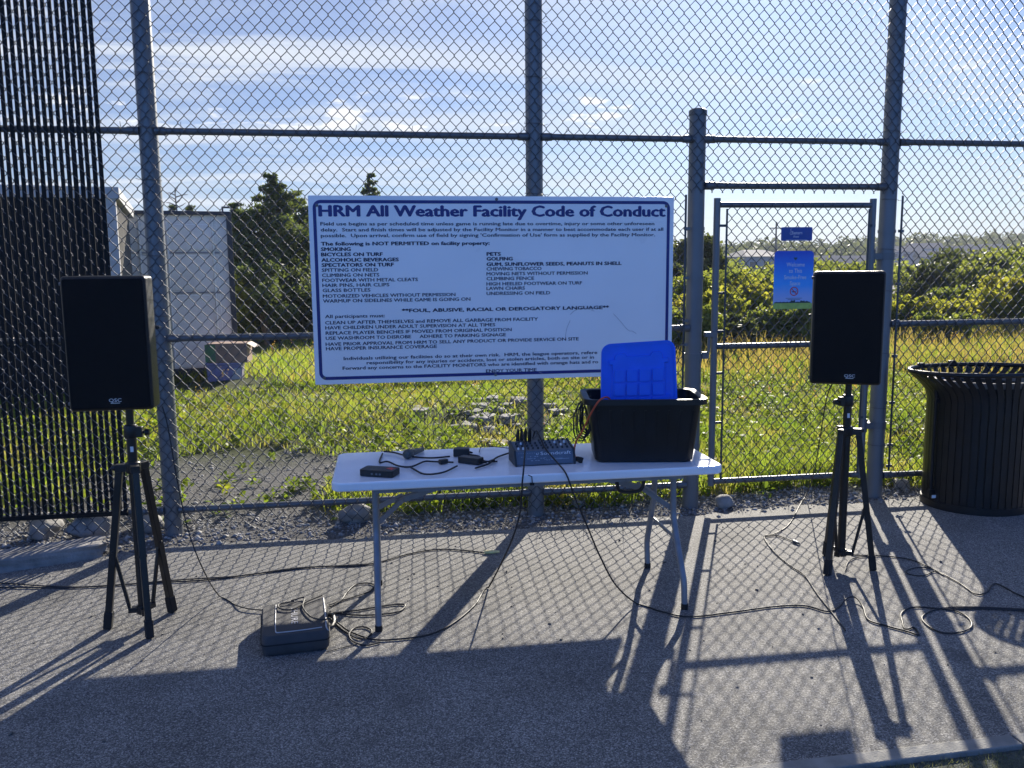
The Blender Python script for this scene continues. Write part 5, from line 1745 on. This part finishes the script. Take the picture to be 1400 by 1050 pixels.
# right of the right-hand post
tree("leafy_bush", 12.6, 13.2, 1.05, .8, "small pointed yellow-green bush right of the tall right-hand post", GB_, 'leaf_yellow', 6000, .036, 'bush', cat="bush", seed=31)
tree("leafy_bush", 13.9, 13.8, .85, .9, "low yellow-green bush left of the trash receptacle's rim", GB_, 'leaf_yellow', 5000, .036, 'bush', cat="bush", seed=32)
tree("leafy_bush", 15.9, 13.6, 1.75, 1.1, "bright yellow-green bush at the right edge above the trash receptacle", GB_, 'leaf_yellow', 9000, .038, 'bush', cat="bush", seed=33)
tree("leafy_bush", 14.9, 15.2, 1.2, 1.1, "mid-green bush above the trash receptacle, left of the bright one", GB_, 'leaf_bush', 7000, .042, 'bush', cat="bush", seed=34)
tree("dark_tree", 22.6, 24.5, 2.15, 1.5, "dense dark tree in the middle of the right-hand fence panel", "trees beyond the gate", 'leaf_dark', 12000, .06, 'tree', seed=36, crown0=.05)
tree("green_tree", 25.4, 25.5, 2.3, 1.7, "lighter green tree right of the dense dark one, below the hill", "trees beyond the gate", 'leaf_bush', 12000, .06, 'tree', seed=37, crown0=.05)
tree("green_tree", 29.6, 32, 3.0, 2.0, "tall green tree farthest along the fence, beyond the lighter green one", "trees beyond the gate", 'leaf_bush', 12000, .07, 'tree', seed=38, crown0=.05)
tree("dark_tree", 33.5, 38, 3.0, 2.0, "dark tree farther back, behind the tall green tree beyond the fence", "trees beyond the gate", 'leaf_dark', 9000, .08, 'tree', seed=39, crown0=.05)
for n_, (x, y, h, rr, lf, lb) in enumerate(((6.1, 10.6, .95, .75, 'leaf_bush', "low dark green bush behind the latch side of the gate"), (7.1, 10.9, .8, .7, 'leaf_dark', "low dark bush beside the yellow ones, below the welcome sign"),
        (8.6, 11.4, .9, .8, 'leaf_bush', "low green bush directly behind the gate-side loudspeaker"), (11.9, 17.5, 1.75, 1.2, 'leaf_bush', "green bush close behind the tall post beside the gate"),
        (14.6, 19.0, 1.9, 1.4, 'leaf_bush', "broad green bush behind the small pointed one beside the tall post"), (17.4, 19.5, 1.95, 1.4, 'leaf_dark', "broad dark bush in front of the dense dark tree"),
        (19.8, 20.0, 2.15, 1.5, 'leaf_bush', "broad green bush in front of the lighter green tree"), (17.6, 16.2, 1.6, 1.2, 'leaf_yellow', "yellow-green bush beside the bright one, above the receptacle"),
        (9.6, 17.5, 1.7, 1.2, 'leaf_bush', "green bush behind the yellow ones, straight behind the welcome sign"), (12.4, 11.4, .6, .7, 'leaf_bush', "low green bush in the dry grass just beyond the receptacle"))):
    tree("leafy_bush", x, y, h, rr, lb, GB_, lf, 9000, .036, 'bush', cat="bush", seed=70 + n_)
k = 40
for (x, y, h, rr, lf, lb) in ((30, 47, 4.6, 3.0, 'leaf_bush', "pale green tree low on the slope right of the post"), (35, 50, 5.0, 3.2, 'leaf_bush', "green tree on the slope above the brown roof"),
                              (40.5, 52, 5.6, 3.2, 'leaf_dark', "dark tree on the slope behind the brown building"), (46, 54, 5.6, 3.2, 'leaf_bush', "round green tree on the slope at right"),
                              (51, 57, 6.2, 3.4, 'leaf_dark', "dark round tree on the far slope near the right edge"), (24.5, 50, 5.0, 3.0, 'leaf_bush', "green tree on the slope behind the gate-side loudspeaker"),
                              (29, 50, 4.2, 2.4, 'leaf_dark', "dark tree on the slope behind the blue welcome sign"), (38, 66, 6.6, 3.6, 'leaf_bush', "tree high on the slope below the grey terraces"),
                              (47, 70, 7.0, 3.8, 'leaf_bush', "olive tree high on the slope right of the grey terraces"), (58, 72, 7.2, 3.8, 'leaf_dark', "dark tree high on the slope at the right edge"), (29, 66, 6.2, 3.6, 'leaf_bush', "olive tree high on the slope left of the right post")):
    tree("slope_tree", x, y, h * .80, rr * .85, lb, "trees on the lower slope", lf, 5200, .13, 'tree', seed=k, crown0=.02)
    k += 1

# far wooded hillside: one mass
K = 1900
hx = rng.uniform(-140, 420, K); hy = 100 + 250 * rng.random(K) ** .8
hz = ground_h(hx, hy)
hr = rng.uniform(2.0, 4.2, K) * np.clip((hy - 60) / 160, .35, 1)
keep = rng.random(K) < .45 + .8 * vnoise(hx, hy, .03, 2)
q_ = hx / hy
keep &= ~((hy > 150) & (hy < 240) & (q_ > .62) & (q_ < .83)) & ~((hy > 100) & (hy < 165) & (q_ > .44) & (q_ < .66))
hx, hy, hz, hr = hx[keep], hy[keep], hz[keep], hr[keep]
K = len(hx); n = 130
idx = np.repeat(np.arange(K), n)
dv = rng.normal(size=(K * n, 3)); dv /= np.linalg.norm(dv, axis=1)[:, None]
P = np.stack([hx, hy, hz + hr * .95], 1)[idx] + dv * (hr[idx] * rng.uniform(.55, 1.05, K * n))[:, None] * np.array([1, 1, 1.05])
v = leaf_quads(P, rng.uniform(.25, .6, K * n), 1.3)
tag(np_mesh("hillside_wood", v, np.arange(4 * K * n).reshape(-1, 4), MT['leaf_hill']), "hazy wooded hillside closing the view behind the gate", "woodland", kind="stuff")


# ------------------------------------------------------------------ buildings far behind
def house(x, y, w, d, h, rz, label, wall, group, roof_h=2.0, hip=False, rows=1, cols=3, z=None, cat="house"):
    z0 = float(ground_h(x, y)) if z is None else z
    t = empty("house" if cat == "house" else "building", (x, y, z0 - .3), label, cat, group, rz)
    mb = MB(); mb.box((0, 0, h / 2), (w, d, h)); mb.build("wall", MT[wall], t, world=False)
    mb = MB(); o_ = .35
    if hip:
        a, b = w / 2 + o_, d / 2 + o_
        mb.add([(-a, -b, h), (a, -b, h), (a, b, h), (-a, b, h), (-a * .45, 0, h + roof_h), (a * .45, 0, h + roof_h)], [(0, 1, 5, 4), (2, 3, 4, 5), (1, 2, 5), (3, 0, 4), (3, 2, 1, 0)])
    else:
        mb.prism([(-d / 2 - o_, h - .05), (d / 2 + o_, h - .05), (0, h + roof_h)], 'x', -w / 2 - o_, w / 2 + o_)
    mb.build("roof", MT['roof'], t, world=False)
    for r in range(rows):
        for c in range(cols):
            xx = -w / 2 + w * (c + .5) / cols; zz = h * (r + .55) / rows
            fr = MB(); fr.box((xx, -d / 2 - .03, zz), (min(1.5, w / cols * .6), .10, min(1.5, h / rows * .55)))
            f_ = fr.build("window", MT['shed_trim'], t, world=False)
            gl = MB(); gl.box((xx, -d / 2 - .085, zz), (min(1.25, w / cols * .5), .03, min(1.25, h / rows * .45)))
            gl.build("pane", MT['window'], f_, world=False)
    return t


HG = "houses on the far hillside"
house(57.5, 120, 7.4, 7, 6.2, .2, "big grey house with a hipped roof seen through the left of the gate", 'house_grey', None, 1.1, True, 2, 3)
for x, y, w, h, lb, wl, rz in ((86, 156, 12, 4.2, "long grey row house directly above the welcome sign", 'house_grey', .3), (99, 158, 10, 4.0, "pale house on the hillside left of the tall right-hand post", 'house_pale', .3),
                               (74, 154, 9, 4.0, "grey house on the hillside between hipped roof and name plate", 'house_grey', .25),
                               (150, 224, 11, 4.6, "pale grey terrace first right of the tall right-hand post", 'house_grey', .4), (161, 228, 9, 5.4, "taller pale terrace on the hillside with two window rows", 'house_pale', .4),
                               (172, 226, 12, 4.4, "grey terrace on the hillside, right end of the row", 'house_grey', .4), (150, 206, 10, 3.8, "lower grey house in front of the hillside terraces", 'house_grey', .35),
                               (163, 204, 10, 3.6, "lower pale house in front of the hillside terraces", 'house_pale', .35), (176, 206, 9, 3.6, "low grey house below the right end of the terraces", 'house_grey', .35),
                               (188, 236, 12, 4.2, "half-hidden grey house among trees near the hilltop", 'house_grey', .4)):
    house(x, y, w, 8, h, -rz, lb, wl, HG, 1.7, False, 2 if h > 4.5 else 1, 4)
house(36.2, 45, 6.4, 5, 1.9, -.55, "low brown building behind the small bushes right of the post", 'house_brown', None, .5, False, 1, 3, cat="building")
# thin utility pole
up = empty("utility_pole", (50.5, 98, float(ground_h(50.5, 98))), "thin utility pole with a crossarm on the skyline above the gate", "pole")
mb = MB(); mb.tube([(0, 0, 0), (0, 0, 10.2)], [.16, .10], 8); mb.build("pole", MT['pvc'], up, world=False, smooth=True)
mb = MB(); mb.box((0, 0, 9.4), (1.9, .10, .12)); mb.build("crossarm", MT['pvc'], up, world=False)

# ------------------------------------------------------------------ white container, dark shed, boxes
WCR = radians(10.5)
wc = empty("shipping_container", (0, 0, 0), "white shipping container end with dark corner post behind the first round post", "container")
CX0, CX1, CY, CHT = -4.88, -2.46, 9.16, 2.735
mb = MB(); mb.box(((CX0 + CX1) / 2, CY + 1.28, .10 + (CHT - .14) / 2), (CX1 - CX0 - .10, 2.5, CHT - .16)); mb.build("body", MT['cont_white'], wc, bevel=.01)
mb = MB()
for z0, z1 in ((.16, .62), (.70, 1.36), (1.44, 2.02), (2.10, 2.52)):
    for xa, xb in ((CX0 + .10, (CX0 + CX1) / 2 - .02), ((CX0 + CX1) / 2 + .02, CX1 - .22)):
        mb.prism(rrect(xa, z0, xb, z1, .02, 2), 'y', CY + .012, CY + .04)
wd = mb.build("door_panel", MT['cont_white'], wc, bevel=.006)
for z in (.66, 1.40, 2.06):
    mb = MB(); mb.box(((CX0 + CX1) / 2 - .05, CY + .022, z), (CX1 - CX0 - .30, .02, .028)); mb.build("door_seam", M("grey_seam", (0.30, 0.30, 0.30), .7), wc)
mb = MB()
for x in (CX0 + .55, CX0 + 1.0, CX1 - 1.0, CX1 - .30):
    mb.tube([(x, CY - .012, .16), (x, CY - .012, CHT - .12)], .017, 8)
    for z in (.5, 1.0, 1.75, 2.3): mb.box((x, CY + .0, z), (.07, .03, .05))
mb.build("lock_rod", MT['cont_white'], wc)
mb = MB()
mb.box(((CX0 + CX1) / 2, CY + .02, CHT - .03), (CX1 - CX0, .12, .06)); mb.box(((CX0 + CX1) / 2, CY + .02, .09), (CX1 - CX0, .12, .10))
mb.box((CX1 - .03, CY + .02, CHT / 2), (.085, .125, CHT - .02)); mb.box((CX0 + .03, CY + .02, CHT / 2), (.085, .125, CHT - .02))
mb.box((CX1 - .05, CY + .02, CHT + .07), (.17, .03, .03)); mb.box((CX1 - .12, CY + .02, CHT + .04), (.03, .03, .09)); mb.box((CX1 + .02, CY + .02, CHT + .04), (.03, .03, .09))
mb.build("corner_frame", MT['cont_dark'], wc, bevel=.006)

wc.location = (-2.46 - (-2.46 * cos(WCR) - 9.16 * sin(WCR)), 9.16 - (-2.46 * sin(WCR) + 9.16 * cos(WCR)), 0)
wc.rotation_euler.z = WCR
SR = radians(11)
sh = empty("storage_shed", (-3.50, 6.5, 0), "dark-fronted metal shed with pale corner trim behind the slatted fence", "shed", rz=SR)
SHH = 2.82
mb = MB(); mb.box((-1.95, 1.15, SHH / 2), (3.8, 2.2, SHH)); mb.build("wall", MT['shed_side'], sh, world=False)
mb = MB(); mb.box((-1.98, .03, SHH / 2), (3.70, .05, SHH - .02))
for k in range(24): mb.box((-3.75 + k * .155, -.004, SHH / 2), (.05, .03, SHH - .04))
mb.build("front_sheet", MT['shed_dark'], sh, world=False)
mb = MB(); mb.box((-.055, .02, SHH / 2), (.13, .11, SHH)); mb.build("corner_trim", MT['shed_trim'], sh, world=False)
mb = MB()
for k in range(14): mb.box((-.035, .18 + k * .16, SHH / 2), (.035, .07, SHH - .06))
mb.build("side_ribs", MT['shed_side'], sh, world=False, bevel=.008)
mb = MB(); mb.add([(-3.95, -.06, SHH + .05), (.06, -.06, SHH + .05), (.06, 2.3, SHH - .06), (-3.95, 2.3, SHH - .06), (-3.95, -.06, SHH - .10), (.06, -.06, SHH - .10), (.06, 2.3, SHH - .22), (-3.95, 2.3, SHH - .22)],
                  [(0, 1, 2, 3), (7, 6, 5, 4), (4, 5, 1, 0), (5, 6, 2, 1), (6, 7, 3, 2), (7, 4, 0, 3)]); mb.build("roof", MT['shed_trim'], sh, world=False)

cr = empty("storage_crate", (-2.52, 8.2, 0), "mauve plastic crate on the gravel in front of the white container", "crate", rz=.05)
mb = MB(); mb.box((0, .18, .145), (.52, .36, .29), taper=1.06); mb.build("body", MT['crate'], cr, world=False, bevel=.015)
mb = MB(); mb.box((0, .18, .285), (.58, .41, .03)); mb.build("rim", MT['crate'], cr, world=False, bevel=.006)
mb = MB(); mb.prism([(.10, .03), (.24, .03), (.26, .20), (.16, .22)], 'y', -.012, -.003); mb.build("label_sheet", MT['shed_trim'], cr, world=False)
cb = empty("cardboard_box", (-2.50, 8.2, .302), "open cardboard box with a green printed end resting on the mauve crate", "box", rz=-.04)
mb = MB(); mb.box((.04, .2, .155), (.62, .42, .31)); mb.build("body", MT['cardboard'], cb, world=False, bevel=.006)
mb = MB(); mb.box((-.22, -.013, .155), (.16, .006, .28)); mb.build("green_print", MT['green_panel'], cb, world=False)
mb = MB(); mb.add([(.35, -.01, .31), (.35, .41, .31), (.47, .41, .24), (.47, -.01, .24), (.35, -.01, .306), (.35, .41, .306), (.47, .41, .236), (.47, -.01, .236)], [(0, 1, 2, 3), (7, 6, 5, 4), (0, 3, 7, 4), (2, 1, 5, 6), (3, 2, 6, 7), (1, 0, 4, 5)])
mb.build("flap", M("pale_cardboard", (0.5, 0.42, 0.33), .8), cb, world=False)

# ------------------------------------------------------------------ air: thin haze over the whole place
hm = bpy.data.materials.new("thin_haze")
hm.use_nodes = True
ht = hm.node_tree
ht.nodes.clear()
ho = ht.nodes.new("ShaderNodeOutputMaterial")
hv = ht.nodes.new("ShaderNodeVolumePrincipled")
hv.inputs["Color"].default_value = (0.86, 0.92, 1.0, 1)
hv.inputs["Density"].default_value = 0.0006
hv.inputs["Anisotropy"].default_value = 0.0
ht.links.new(hv.outputs[0], ho.inputs["Volume"])
mb = MB(); mb.box((300, 1220, 20), (2420, 2570, 65))
tag(mb.build("haze", hm), "thin pale haze in the air over the hillside", "haze", kind="stuff")
scene.cycles.volume_bounces = 0
